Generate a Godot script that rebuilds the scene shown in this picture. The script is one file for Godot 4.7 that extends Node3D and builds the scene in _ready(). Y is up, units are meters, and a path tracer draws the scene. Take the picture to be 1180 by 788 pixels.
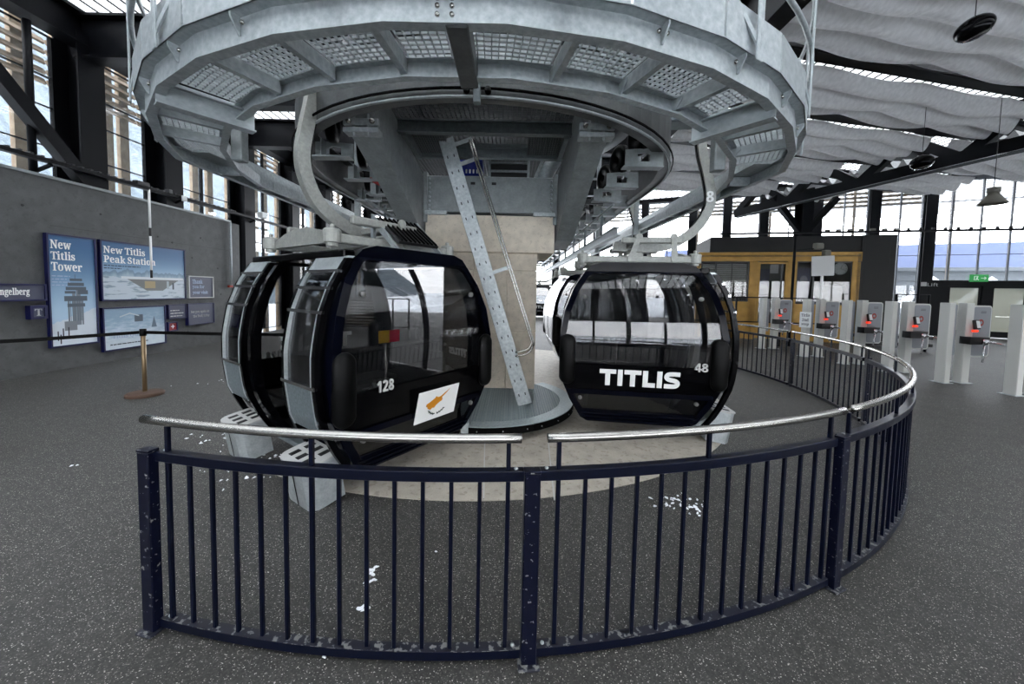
extends Node3D

# ---------------------------------------------------------------- state
var M := {}
var used := {}
var rng := RandomNumberGenerator.new()
const FENCE_C := Vector2(-0.4545, -7.751)
const FENCE_R := 6.066
const WHEEL_C := Vector2(-0.40, -5.96)

# ---------------------------------------------------------------- mesh helpers
func ns(smooth := false) -> SurfaceTool:
	var st := SurfaceTool.new()
	st.begin(Mesh.PRIMITIVE_TRIANGLES)
	st.set_smooth_group(1 if smooth else -1)
	return st

func done(st: SurfaceTool) -> ArrayMesh:
	st.generate_normals()
	st.index()
	return st.commit()

func tri(st: SurfaceTool, a: Vector3, b: Vector3, c: Vector3) -> void:
	st.add_vertex(a); st.add_vertex(c); st.add_vertex(b)

func quad(st: SurfaceTool, a: Vector3, b: Vector3, c: Vector3, d: Vector3) -> void:
	tri(st, a, b, c); tri(st, a, c, d)

func quad_out(st: SurfaceTool, a: Vector3, b: Vector3, c: Vector3, d: Vector3, o: Vector3) -> void:
	var n := (b - a).cross(c - a)
	if n.length_squared() < 1e-14: n = (c - a).cross(d - a)
	if n.dot((a + b + c + d) * 0.25 - o) >= 0: quad(st, a, b, c, d)
	else: quad(st, d, c, b, a)

func tri_out(st: SurfaceTool, a: Vector3, b: Vector3, c: Vector3, o: Vector3) -> void:
	if (b - a).cross(c - a).dot((a + b + c) / 3.0 - o) >= 0: tri(st, a, b, c)
	else: tri(st, c, b, a)

func box(st: SurfaceTool, c: Vector3, s: Vector3, b := Basis.IDENTITY) -> void:
	var h := s * 0.5
	var v := []
	for i in 8:
		v.append(c + b * Vector3(h.x if i & 1 else -h.x, h.y if i & 2 else -h.y, h.z if i & 4 else -h.z))
	quad_out(st, v[0], v[1], v[3], v[2], c); quad_out(st, v[4], v[5], v[7], v[6], c)
	quad_out(st, v[0], v[1], v[5], v[4], c); quad_out(st, v[2], v[3], v[7], v[6], c)
	quad_out(st, v[0], v[2], v[6], v[4], c); quad_out(st, v[1], v[3], v[7], v[5], c)

# box with chamfered edges
func cbox(st: SurfaceTool, c: Vector3, s: Vector3, ch := 0.006, b := Basis.IDENTITY) -> void:
	var h := s * 0.5
	ch = minf(ch, minf(h.x, minf(h.y, h.z)) * 0.9)
	var p := {}
	for sx in [-1, 1]:
		for sy in [-1, 1]:
			for sz in [-1, 1]:
				var sg := Vector3(sx, sy, sz)
				p[[sx, sy, sz, 0]] = c + b * (sg * (h - Vector3(0, ch, ch)))
				p[[sx, sy, sz, 1]] = c + b * (sg * (h - Vector3(ch, 0, ch)))
				p[[sx, sy, sz, 2]] = c + b * (sg * (h - Vector3(ch, ch, 0)))
	for k in [-1, 1]:
		quad_out(st, p[[k, -1, -1, 0]], p[[k, 1, -1, 0]], p[[k, 1, 1, 0]], p[[k, -1, 1, 0]], c)
		quad_out(st, p[[-1, k, -1, 1]], p[[1, k, -1, 1]], p[[1, k, 1, 1]], p[[-1, k, 1, 1]], c)
		quad_out(st, p[[-1, -1, k, 2]], p[[1, -1, k, 2]], p[[1, 1, k, 2]], p[[-1, 1, k, 2]], c)
		for j in [-1, 1]:
			quad_out(st, p[[k, j, -1, 0]], p[[k, j, 1, 0]], p[[k, j, 1, 1]], p[[k, j, -1, 1]], c)
			quad_out(st, p[[k, -1, j, 0]], p[[k, 1, j, 0]], p[[k, 1, j, 2]], p[[k, -1, j, 2]], c)
			quad_out(st, p[[-1, k, j, 1]], p[[1, k, j, 1]], p[[1, k, j, 2]], p[[-1, k, j, 2]], c)
			for i in [-1, 1]:
				tri_out(st, p[[i, j, k, 0]], p[[i, j, k, 1]], p[[i, j, k, 2]], c)

# bar of section w (sideways) x h (upwards) from p to q
func bar(st: SurfaceTool, p: Vector3, q: Vector3, w: float, h: float, up := Vector3.UP) -> void:
	var t := (q - p).normalized()
	if absf(t.dot(up)) > 0.99: up = Vector3.BACK
	var s := t.cross(up).normalized()
	var u := s.cross(t).normalized()
	box(st, (p + q) * 0.5, Vector3(w, h, (q - p).length()), Basis(s, u, -t))

func tube(st: SurfaceTool, pts: Array, r: float, n := 8, caps := true) -> void:
	var rings := []
	var u := Vector3.ZERO
	for i in pts.size():
		var a: Vector3 = pts[maxi(i - 1, 0)]
		var b: Vector3 = pts[mini(i + 1, pts.size() - 1)]
		var t := (b - a).normalized()
		if i == 0:
			u = t.cross(Vector3.UP if absf(t.y) < 0.95 else Vector3.RIGHT).normalized()
		else:
			u = (u - t * u.dot(t)).normalized()
		var v := t.cross(u)
		var ring := []
		for k in n:
			var an := TAU * k / n
			ring.append(pts[i] + (u * cos(an) + v * sin(an)) * r)
		rings.append(ring)
	for i in pts.size() - 1:
		for k in n:
			var k2 := (k + 1) % n
			quad_out(st, rings[i][k], rings[i][k2], rings[i + 1][k2], rings[i + 1][k], (pts[i] + pts[i + 1]) * 0.5)
	if caps:
		for e in [0, pts.size() - 1]:
			var o: Vector3 = pts[1] if e == 0 else pts[e - 1]
			for k in n:
				tri_out(st, pts[e], rings[e][k], rings[e][(k + 1) % n], o)

# polygon in x/y pushed along z from z0 to z1
func prism(st: SurfaceTool, poly: PackedVector2Array, z0: float, z1: float, xf := Transform3D.IDENTITY) -> void:
	var p := poly.duplicate()
	if Geometry2D.is_polygon_clockwise(p): p.reverse()
	var n := p.size()
	var area := 0.0
	for i in n: area += p[i].cross(p[(i + 1) % n])
	if area < 0: p.reverse()
	var t := Geometry2D.triangulate_polygon(p)
	for k in range(0, t.size(), 3):
		var a := p[t[k]]; var b := p[t[k + 1]]; var c := p[t[k + 2]]
		if (b - a).cross(c - a) < 0:
			var d := b; b = c; c = d
		tri(st, xf * Vector3(a.x, a.y, z1), xf * Vector3(b.x, b.y, z1), xf * Vector3(c.x, c.y, z1))
		tri(st, xf * Vector3(a.x, a.y, z0), xf * Vector3(c.x, c.y, z0), xf * Vector3(b.x, b.y, z0))
	for i in n:
		var a := p[i]; var b := p[(i + 1) % n]
		quad(st, xf * Vector3(a.x, a.y, z0), xf * Vector3(b.x, b.y, z0), xf * Vector3(b.x, b.y, z1), xf * Vector3(a.x, a.y, z1))

# frame between two outlines with the same number of points
func frame(st: SurfaceTool, o: PackedVector2Array, i: PackedVector2Array, z0: float, z1: float) -> void:
	var n := o.size()
	for k in n:
		var j := (k + 1) % n
		var a := o[k]; var b := o[j]; var c := i[j]; var d := i[k]
		quad(st, Vector3(a.x, a.y, z1), Vector3(b.x, b.y, z1), Vector3(c.x, c.y, z1), Vector3(d.x, d.y, z1))
		quad(st, Vector3(d.x, d.y, z0), Vector3(c.x, c.y, z0), Vector3(b.x, b.y, z0), Vector3(a.x, a.y, z0))
		quad(st, Vector3(a.x, a.y, z0), Vector3(b.x, b.y, z0), Vector3(b.x, b.y, z1), Vector3(a.x, a.y, z1))
		quad(st, Vector3(c.x, c.y, z0), Vector3(d.x, d.y, z0), Vector3(d.x, d.y, z1), Vector3(c.x, c.y, z1))

func inset(p: PackedVector2Array, d: float) -> PackedVector2Array:
	var n := p.size()
	var out := PackedVector2Array()
	for k in n:
		var e1 := (p[k] - p[(k + n - 1) % n]).normalized()
		var e2 := (p[(k + 1) % n] - p[k]).normalized()
		var n1 := Vector2(-e1.y, e1.x); var n2 := Vector2(-e2.y, e2.x)
		var m := (n1 + n2).normalized()
		out.append(p[k] + m * d / maxf(0.4, m.dot(n1)))
	return out

func band(p: PackedVector2Array, y0: float, y1: float) -> PackedVector2Array:
	var r := Geometry2D.intersect_polygons(p, PackedVector2Array([Vector2(-9, y0), Vector2(9, y0), Vector2(9, y1), Vector2(-9, y1)]))
	return r[0]

# section (x sideways to the right of travel, y up) swept along a path
func sweep(st: SurfaceTool, path: Array, prof: PackedVector2Array, caps := true) -> void:
	var rings := []
	var n := prof.size()
	var mid := Vector2.ZERO
	for q in prof: mid += q / n
	var mids := []
	for i in path.size():
		var t1: Vector3 = (path[i] - path[maxi(i - 1, 0)]).normalized()
		var t2: Vector3 = (path[mini(i + 1, path.size() - 1)] - path[i]).normalized()
		if i == 0: t1 = t2
		if i == path.size() - 1: t2 = t1
		var s1 := t1.cross(Vector3.UP).normalized()
		var s := (s1 + t2.cross(Vector3.UP).normalized()).normalized()
		var k := 1.0 / maxf(0.5, s.dot(s1))
		var ring := []
		for q in prof: ring.append(path[i] + s * q.x * k + Vector3.UP * q.y)
		rings.append(ring)
		mids.append(path[i] + s * mid.x * k + Vector3.UP * mid.y)
	var area := 0.0
	for k in n: area += prof[k].cross(prof[(k + 1) % n])
	for i in path.size() - 1:
		for k in n:
			var j := (k + 1) % n
			if area > 0: quad(st, rings[i][k], rings[i][j], rings[i + 1][j], rings[i + 1][k])
			else: quad(st, rings[i][j], rings[i][k], rings[i + 1][k], rings[i + 1][j])
	if caps:
		var t := Geometry2D.triangulate_polygon(prof)
		for e in [0, path.size() - 1]:
			var o: Vector3 = mids[1] if e == 0 else mids[e - 1]
			for k in range(0, t.size(), 3):
				tri_out(st, rings[e][t[k]], rings[e][t[k + 1]], rings[e][t[k + 2]], o)

func lathe(st: SurfaceTool, prof: Array, n := 16, xf := Transform3D.IDENTITY) -> void:
	for i in prof.size() - 1:
		var p: Vector2 = prof[i]; var q: Vector2 = prof[i + 1]
		for k in n:
			var a := TAU * k / n; var b := TAU * (k + 1) / n
			var v0 := xf * Vector3(p.x * cos(a), p.y, p.x * sin(a)); var v1 := xf * Vector3(p.x * cos(b), p.y, p.x * sin(b))
			var v2 := xf * Vector3(q.x * cos(b), q.y, q.x * sin(b)); var v3 := xf * Vector3(q.x * cos(a), q.y, q.x * sin(a))
			if p.x < 1e-5: tri(st, v0, v3, v2)
			elif q.x < 1e-5: tri(st, v0, v3, v1)
			else: quad(st, v0, v3, v2, v1)

func cyl(st: SurfaceTool, a: Vector3, b: Vector3, r: float, n := 12) -> void:
	tube(st, [a, b], r, n, true)

# a polyline in x/y made into a band of width w (taper from w0 to w1)
func ribbon(pts: Array, w0: float, w1: float) -> PackedVector2Array:
	var l := PackedVector2Array(); var r := PackedVector2Array()
	for i in pts.size():
		var t: Vector2 = (pts[mini(i + 1, pts.size() - 1)] - pts[maxi(i - 1, 0)]).normalized()
		var w := lerpf(w0, w1, float(i) / (pts.size() - 1)) * 0.5
		l.append(pts[i] + Vector2(-t.y, t.x) * w)
		r.append(pts[i] - Vector2(-t.y, t.x) * w)
	r.reverse()
	l.append_array(r)
	return l

func smooth_path(pts: Array, per := 5) -> Array:
	var out := []
	for i in pts.size() - 1:
		var a = pts[maxi(i - 1, 0)]; var b = pts[i]; var c = pts[i + 1]; var d = pts[mini(i + 2, pts.size() - 1)]
		for k in per:
			out.append(b.cubic_interpolate(c, a, d, float(k) / per))
	out.append(pts[-1])
	return out

# ---------------------------------------------------------------- node helpers
func numbered(called: String) -> String:
	var k: int = used.get(called, 0)
	used[called] = k + 1
	return called if k == 0 else "%s_%03d" % [called, k]

func thing(called: String, label: String, category: String, at := Vector3.ZERO, turn := 0.0, group := "") -> Node3D:
	var o := Node3D.new()
	o.name = numbered(called)
	add_child(o)
	o.position = at
	o.rotation.y = turn
	o.set_meta("label", label); o.set_meta("category", category)
	if group != "": o.set_meta("group", group)
	return o

func part(parent: Node3D, called: String, st, m: Material, label := "") -> MeshInstance3D:
	var o := MeshInstance3D.new()
	o.name = called
	o.mesh = done(st) if st is SurfaceTool else st
	o.material_override = m
	parent.add_child(o, true)
	if label != "": o.set_meta("label", label)
	return o

func inst(parent: Node3D, called: String, mesh: Mesh, m: Material, xf: Transform3D) -> MeshInstance3D:
	var o := part(parent, called, mesh, m)
	o.transform = xf
	return o

func struct(called: String, st, m: Material, label := "") -> MeshInstance3D:
	var o := part(self, numbered(called), st, m, label)
	o.set_meta("kind", "structure")
	return o

func struct_node(called: String, label: String, at := Vector3.ZERO, turn := 0.0) -> Node3D:
	var o := Node3D.new()
	o.name = numbered(called)
	add_child(o)
	o.position = at; o.rotation.y = turn
	o.set_meta("kind", "structure"); o.set_meta("label", label)
	return o

func single(called: String, st, m: Material, label: String, category: String, group := "") -> MeshInstance3D:
	var o := part(self, numbered(called), st, m, label)
	o.set_meta("category", category)
	if group != "": o.set_meta("group", group)
	return o

# lettering fitted into w x h (w 0: natural width), centred on xf
func words(parent: Node3D, called: String, txt: String, w: float, h: float, m: Material, xf: Transform3D, serif := false, weight := 700, depth := 0.004, left := false) -> MeshInstance3D:
	var f := SystemFont.new()
	f.font_names = PackedStringArray(["Droid Serif" if serif else "Droid Sans"])
	f.font_weight = weight
	var t := TextMesh.new()
	t.font = f; t.text = txt; t.font_size = 48; t.pixel_size = 0.01; t.depth = 0.1; t.curve_step = 1.5
	t.horizontal_alignment = HORIZONTAL_ALIGNMENT_CENTER
	var bb := t.get_aabb()
	var ky := h / maxf(bb.size.y, 0.001)
	var kx := ky if w <= 0.0 else w / maxf(bb.size.x, 0.001)
	var kz := depth / 0.1
	var c := bb.get_center()
	var shift := Vector3(-c.x * kx, -c.y * ky, -c.z * kz)
	if left: shift.x = -bb.position.x * kx
	return inst(parent, called, t, m, xf * Transform3D(Basis.from_scale(Vector3(kx, ky, kz)), shift))

# ---------------------------------------------------------------- materials
func noise_image(size: int, freq: float, kind: int, seed: int, octaves := 4) -> Image:
	var n := FastNoiseLite.new()
	n.noise_type = kind; n.frequency = freq; n.seed = seed; n.fractal_octaves = octaves
	return n.get_seamless_image(size, size)

func ramp_texture(size: int, a: Color, b: Color, freq: float, kind: int, seed: int, freq2 := 0.0, mix2 := 0.5) -> ImageTexture:
	var im := noise_image(size, freq, kind, seed)
	var im2: Image = noise_image(size, freq2, FastNoiseLite.TYPE_SIMPLEX_SMOOTH, seed + 7) if freq2 > 0 else null
	var out := Image.create(size, size, true, Image.FORMAT_RGB8)
	for y in size:
		for x in size:
			var v := im.get_pixel(x, y).r
			if im2: v = lerpf(v, im2.get_pixel(x, y).r, mix2)
			out.set_pixel(x, y, a.lerp(b, v))
	out.generate_mipmaps()
	return ImageTexture.create_from_image(out)

func mt(called: String, c: Color, rough := 0.6, metal := 0.0) -> StandardMaterial3D:
	var m := StandardMaterial3D.new()
	m.resource_name = called
	m.albedo_color = c; m.roughness = rough; m.metallic = metal
	M[called] = m
	return m

func textured(called: String, tex: Texture2D, scale: float, rough := 0.6, metal := 0.0, world := true, tint := Color.WHITE) -> StandardMaterial3D:
	var m := mt(called, tint, rough, metal)
	m.albedo_texture = tex
	m.uv1_triplanar = true
	m.uv1_world_triplanar = world
	m.uv1_scale = Vector3.ONE * scale
	m.uv1_triplanar_sharpness = 4.0
	return m

func glass(called: String, c: Color, a: float) -> StandardMaterial3D:
	var m := mt(called, Color(c.r, c.g, c.b, a), 0.02)
	m.transparency = BaseMaterial3D.TRANSPARENCY_ALPHA
	return m

func rubber_texture() -> ImageTexture:
	var s := 1024
	var fine := noise_image(s, 0.09, FastNoiseLite.TYPE_CELLULAR, 5)
	var mid := noise_image(s, 0.012, FastNoiseLite.TYPE_SIMPLEX_SMOOTH, 9)
	var im := Image.create(s, s, true, Image.FORMAT_RGB8)
	for y in s:
		for x in s:
			var v := 0.10 + 0.15 * fine.get_pixel(x, y).r + 0.06 * mid.get_pixel(x, y).r
			im.set_pixel(x, y, Color(v * 1.015, v * 0.995, v * 0.95))
	var r := RandomNumberGenerator.new()
	r.seed = 77
	for k in 22000:
		var cx := r.randi_range(0, s - 1); var cy := r.randi_range(0, s - 1)
		var v := r.randf_range(0.30, 0.50) if k % 3 else r.randf_range(0.60, 0.92)
		var w := r.randi_range(2, 3) if k % 8 else r.randi_range(3, 5)
		var h := r.randi_range(1, 2) if k % 5 else r.randi_range(2, 4)
		var col := Color(v, v * 0.985, v * 0.94)
		for yy in h:
			for xx in w:
				if w > 2 and h > 2 and (xx == 0 or xx == w - 1) and (yy == 0 or yy == h - 1): continue
				im.set_pixel((cx + xx) % s, (cy + yy) % s, col)
	im.generate_mipmaps()
	return ImageTexture.create_from_image(im)

func concrete_texture(base: Color, spread: float, seed: int, stain: Color, amount: float) -> ImageTexture:
	var s := 512
	var a := noise_image(s, 0.012, FastNoiseLite.TYPE_SIMPLEX_SMOOTH, seed, 5)
	var b := noise_image(s, 0.12, FastNoiseLite.TYPE_SIMPLEX, seed + 1, 3)
	var c := noise_image(s, 0.03, FastNoiseLite.TYPE_SIMPLEX_SMOOTH, seed + 2, 3)
	var im := Image.create(s, s, true, Image.FORMAT_RGB8)
	for y in s:
		for x in s:
			var v := 1.0 + spread * (a.get_pixel(x, y).r - 0.5) * 2.0 + spread * 0.5 * (b.get_pixel(x, y).r - 0.5) * 2.0
			var col := Color(base.r * v, base.g * v, base.b * v)
			var q := smoothstep(0.66, 0.78, c.get_pixel(x, y).r) * amount
			im.set_pixel(x, y, col.lerp(stain, q))
	im.generate_mipmaps()
	return ImageTexture.create_from_image(im)

func make_materials() -> void:
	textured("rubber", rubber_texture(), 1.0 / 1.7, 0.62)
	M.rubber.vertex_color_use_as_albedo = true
	textured("floor_concrete", concrete_texture(Color(0.66, 0.63, 0.58), 0.07, 21, Color(0.50, 0.47, 0.42), 0.5), 0.7, 0.6)
	textured("pillar", concrete_texture(Color(0.86, 0.815, 0.745), 0.05, 31, Color(0.76, 0.71, 0.64), 0.5), 0.8, 0.75)
	textured("wall_paint", concrete_texture(Color(0.29, 0.295, 0.295), 0.09, 41, Color(0.24, 0.245, 0.245), 0.5), 0.45, 0.7)
	textured("galv", ramp_texture(512, Color(0.55, 0.58, 0.59), Color(0.77, 0.79, 0.79), 0.035, FastNoiseLite.TYPE_CELLULAR, 3, 0.02, 0.5), 1.3, 0.42, 0.35, false)
	textured("galv_dark", ramp_texture(256, Color(0.30, 0.33, 0.34), Color(0.46, 0.49, 0.50), 0.03, FastNoiseLite.TYPE_SIMPLEX_SMOOTH, 13, 0.08, 0.4), 1.1, 0.45, 0.3, false)
	textured("steel_gray", ramp_texture(256, Color(0.47, 0.49, 0.49), Color(0.61, 0.63, 0.63), 0.02, FastNoiseLite.TYPE_SIMPLEX_SMOOTH, 17, 0.09, 0.4), 0.9, 0.45, 0.2, false)
	textured("track", ramp_texture(256, Color(0.24, 0.25, 0.25), Color(0.36, 0.37, 0.37), 0.02, FastNoiseLite.TYPE_SIMPLEX_SMOOTH, 19, 0.1, 0.4), 1.0, 0.4, 0.2, false)
	textured("hanger_steel", ramp_texture(256, Color(0.56, 0.57, 0.55), Color(0.72, 0.72, 0.69), 0.03, FastNoiseLite.TYPE_CELLULAR, 23, 0.05, 0.5), 2.0, 0.5, 0.2, false)
	textured("fence_paint", ramp_texture(256, Color(0.018, 0.030, 0.085), Color(0.042, 0.060, 0.13), 0.02, FastNoiseLite.TYPE_SIMPLEX_SMOOTH, 29, 0.1, 0.5), 3.0, 0.28)
	M.fence_paint.metallic_specular = 0.3
	textured("worn_rail", worn_texture(0.56, 0.70), 1.2, 0.5)
	textured("post_paint", worn_texture(0.765, 0.80), 1.6, 0.3)
	M.post_paint.metallic_specular = 0.3
	textured("aluminium", ramp_texture(256, Color(0.62, 0.65, 0.66), Color(0.80, 0.82, 0.82), 0.02, FastNoiseLite.TYPE_SIMPLEX_SMOOTH, 37, 0.08, 0.5), 2.0, 0.38, 0.6, false)
	textured("aged_zinc", ramp_texture(256, Color(0.52, 0.57, 0.58), Color(0.70, 0.74, 0.74), 0.03, FastNoiseLite.TYPE_CELLULAR, 39, 0.03, 0.6), 3.0, 0.45, 0.4, false)
	textured("scuffed_metal", ramp_texture(256, Color(0.36, 0.40, 0.42), Color(0.56, 0.60, 0.61), 0.05, FastNoiseLite.TYPE_CELLULAR, 83, 0.04, 0.6), 3.0, 0.5, 0.4, false)
	textured("booth_wood", ramp_texture(256, Color(0.62, 0.46, 0.17), Color(0.74, 0.57, 0.25), 0.015, FastNoiseLite.TYPE_SIMPLEX_SMOOTH, 43, 0.0), 0.5, 0.55)
	textured("facade_wood", ramp_texture(256, Color(0.46, 0.39, 0.31), Color(0.58, 0.51, 0.42), 0.02, FastNoiseLite.TYPE_SIMPLEX_SMOOTH, 47), 0.8, 0.7)
	textured("cloth", ramp_texture(256, Color(0.69, 0.69, 0.695), Color(0.80, 0.80, 0.80), 0.05, FastNoiseLite.TYPE_SIMPLEX_SMOOTH, 53), 0.6, 0.9)
	M.cloth.backlight_enabled = true
	M.cloth.backlight = Color(0.54, 0.54, 0.54)
	mt("roof_panel", Color(0.92, 0.94, 0.94), 0.5)
	M.roof_panel.backlight_enabled = true
	M.roof_panel.backlight = Color(1, 1, 1)
	mt("black_steel", Color(0.035, 0.04, 0.055), 0.5)
	M.black_steel.metallic_specular = 0.25
	mt("dark_line", Color(0.05, 0.05, 0.055), 0.6)
	mt("stainless", Color(0.68, 0.67, 0.65), 0.26, 1.0)
	mt("chrome", Color(0.85, 0.85, 0.86), 0.12, 1.0)
	mt("navy_gloss", Color(0.018, 0.024, 0.06), 0.14)
	M.navy_gloss.metallic_specular = 0.22
	mt("black_gloss", Color(0.014, 0.014, 0.020), 0.15)
	M.black_gloss.metallic_specular = 0.25
	mt("rubber_black", Color(0.022, 0.023, 0.024), 0.42)
	M.rubber_black.metallic_specular = 0.25
	mt("edge_rubber", Color(0.02, 0.02, 0.02), 0.7)
	M.edge_rubber.metallic_specular = 0.15
	mt("white_print", Color(0.93, 0.93, 0.92), 0.5)
	mt("gray_print", Color(0.72, 0.72, 0.71), 0.5)
	mt("pale_print", Color(0.62, 0.68, 0.78), 0.5)
	mt("knob", Color(0.45, 0.45, 0.44), 0.5)
	mt("seat_dark", Color(0.07, 0.07, 0.075), 0.7)
	mt("inner_gray", Color(0.16, 0.16, 0.165), 0.6)
	mt("frame_blue", Color(0.035, 0.045, 0.25), 0.4)
	mt("panel_gray", Color(0.26, 0.27, 0.34), 0.5)
	mt("gate_light", Color(0.74, 0.74, 0.72), 0.5)
	mt("gate_panel", Color(0.50, 0.51, 0.53), 0.4)
	mt("gate_dark", Color(0.12, 0.12, 0.125), 0.4)
	mt("red_mark", Color(0.55, 0.16, 0.10), 0.5)
	mt("motor_blue", Color(0.03, 0.13, 0.55), 0.4)
	mt("red_paint", Color(0.5, 0.05, 0.06), 0.45)
	mt("brass", Color(0.55, 0.47, 0.36), 0.4, 0.7)
	mt("rust_base", Color(0.30, 0.22, 0.17), 0.8)
	mt("brown_wall", Color(0.085, 0.08, 0.072), 0.7)
	mt("blind", Color(0.80, 0.81, 0.79), 0.6)
	mt("mullion_glare_gray", Color(0.40, 0.41, 0.43), 0.5)  # black bars lightened: glare of the bright windows painted into the grey
	mt("interior_wall", Color(0.38, 0.38, 0.35), 0.8)
	mt("paper", Color(0.86, 0.87, 0.87), 0.7)
	mt("ink", Color(0.05, 0.06, 0.16), 0.6)
	mt("sticker_yellow", Color(0.85, 0.66, 0.05), 0.5)
	mt("sticker_pink", Color(0.82, 0.08, 0.25), 0.5)
	mt("island_orange", Color(0.78, 0.50, 0.03), 0.6)
	mt("leaf_green", Color(0.12, 0.17, 0.13), 0.6)
	mt("snow", Color(0.93, 0.94, 0.95), 0.8)
	mt("snow_field", Color(0.86, 0.88, 0.90), 0.9)
	mt("blue_building", Color(0.08, 0.17, 0.33), 0.6)
	mt("pale_building", Color(0.30, 0.32, 0.34), 0.7)
	mt("lamp_shade", Color(0.42, 0.41, 0.37), 0.5)
	mt("frosted", Color(0.70, 0.70, 0.62, 0.75), 0.3)
	M.frosted.transparency = BaseMaterial3D.TRANSPARENCY_ALPHA
	glass("window_glass", Color(0.85, 0.9, 0.92), 0.06)
	glass("smoke_glass", Color(0.02, 0.02, 0.028), 0.42)
	glass("dark_glass", Color(0.012, 0.012, 0.018), 0.72)
	glass("booth_glass", Color(0.05, 0.06, 0.065), 0.2)
	var o := mt("orange_signal", Color(1.0, 0.25, 0.12), 0.4)
	o.emission_enabled = true; o.emission = Color(1.0, 0.22, 0.10); o.emission_energy_multiplier = 0.8
	var g := mt("exit_green", Color(0.02, 0.50, 0.20), 0.4)
	g.emission_enabled = true; g.emission = Color(0.02, 0.55, 0.22); g.emission_energy_multiplier = 0.35

func worn_texture(lo: float, hi: float) -> ImageTexture:
	# navy paint chipped to pale primer along the foot rail
	var s := 512
	var a := noise_image(s, 0.03, FastNoiseLite.TYPE_SIMPLEX_SMOOTH, 61, 5)
	var im := Image.create(s, s, true, Image.FORMAT_RGB8)
	for y in s:
		for x in s:
			var v := a.get_pixel(x, y).r
			im.set_pixel(x, y, Color(0.032, 0.045, 0.11).lerp(Color(0.46, 0.46, 0.45), smoothstep(lo, hi, v)))
	im.generate_mipmaps()
	return ImageTexture.create_from_image(im)

# ---------------------------------------------------------------- scene
func _ready() -> void:
	rng.seed = 20240
	var cam := Camera3D.new()
	cam.name = "camera"
	add_child(cam)
	cam.position = Vector3(0, 1.8, 0)
	cam.basis = Basis(Vector3.RIGHT, -0.0541) * Basis(Vector3.BACK, 0.0208)
	cam.near = 0.05
	cam.far = 400.0
	cam.projection = Camera3D.PROJECTION_FRUSTUM
	cam.size = 0.05 * 2.0 * 394.0 / 421.973
	cam.frustum_offset = Vector2(0, -0.05 * (394.0 - 357.764) / 421.973)
	cam.current = true
	var env := Environment.new()
	var sky_mat := ProceduralSkyMaterial.new()
	sky_mat.sky_top_color = Color(0.95, 0.97, 1.0)
	sky_mat.sky_horizon_color = Color(0.97, 0.98, 1.0)
	sky_mat.ground_horizon_color = Color(0.93, 0.94, 0.96)
	sky_mat.ground_bottom_color = Color(0.80, 0.81, 0.82)
	sky_mat.sun_angle_max = 0.0
	sky_mat.energy_multiplier = 9.0
	var sky := Sky.new()
	sky.sky_material = sky_mat
	env.background_mode = Environment.BG_SKY
	env.sky = sky
	env.tonemap_mode = Environment.TONE_MAPPER_LINEAR
	env.tonemap_exposure = 1.2
	env.sdfgi_enabled = true
	env.ssao_enabled = true
	env.ssil_enabled = true
	var we := WorldEnvironment.new()
	we.name = "environment"
	we.environment = env
	add_child(we)

	make_materials()
	build_floor()
	build_roof()
	build_left_wall()
	build_right_wall()
	build_rear_walls()
	build_outside()
	build_ring_walkway()
	build_track()
	build_core()
	build_cabins()
	build_fence()
	build_left_things()
	build_right_things()
	build_small_things()

# ---------------------------------------------------------------- floor, roof, walls
func build_floor() -> void:
	var st := ns()
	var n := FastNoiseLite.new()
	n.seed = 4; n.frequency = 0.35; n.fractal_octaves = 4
	var x0 := -9.6; var x1 := 30.0; var z0 := -28.0; var z1 := 8.0
	var cx := 160; var cz := 144
	for i in cx:
		for j in cz:
			var c := []
			for k in [[0, 0], [0, 1], [1, 1], [1, 0]]:
				var x := lerpf(x0, x1, float(i + k[0]) / cx); var z := lerpf(z0, z1, float(j + k[1]) / cz)
				c.append(Vector3(x, 0, z))
			for idx in [0, 2, 1, 0, 3, 2]:
				var p: Vector3 = c[idx]
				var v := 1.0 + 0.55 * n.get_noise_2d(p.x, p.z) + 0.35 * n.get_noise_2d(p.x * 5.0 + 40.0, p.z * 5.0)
				# left side paler: trodden dust and painted-in window light, broken up by noise
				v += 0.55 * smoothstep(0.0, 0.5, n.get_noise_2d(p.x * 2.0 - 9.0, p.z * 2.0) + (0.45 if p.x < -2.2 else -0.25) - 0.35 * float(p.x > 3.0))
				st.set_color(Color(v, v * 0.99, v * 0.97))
				st.add_vertex(p)
	var slab := ns()
	box(slab, Vector3((x0 + x1) / 2, -0.16, (z0 + z1) / 2), Vector3(x1 - x0, 0.3, z1 - z0))
	var f := struct_node("floor", "dark speckled rubber floor of the station hall")
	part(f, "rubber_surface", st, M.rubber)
	part(f, "slab", slab, M.interior_wall)
	# pale concrete disc under the turning cabins
	var d := ns()
	var c0 := Vector3(-0.492, 0.006, -7.225)
	for k in 60:
		var a := deg_to_rad(-24.0 + 204.0 * k / 60); var b := deg_to_rad(-24.0 + 204.0 * (k + 1) / 60)
		var p := c0 + Vector3(sin(a), 0, cos(a)) * 4.2; var q := c0 + Vector3(sin(b), 0, cos(b)) * 4.2
		tri(d, c0, p, q)
		quad(d, p + Vector3.DOWN * 0.006, q + Vector3.DOWN * 0.006, q, p)
	var dd := part(f, "concrete_disc", d, M.floor_concrete, "pale concrete disc below the cabins")
	for x in [[-0.30, -0.21], [0.47, 0.40]]:
		var s := ns()
		bar(s, Vector3(x[0], 0.009, -4.4), Vector3(x[1], 0.009, -3.06), 0.012, 0.006)
		part(dd, "joint_strip", s, M.gray_print)

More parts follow.
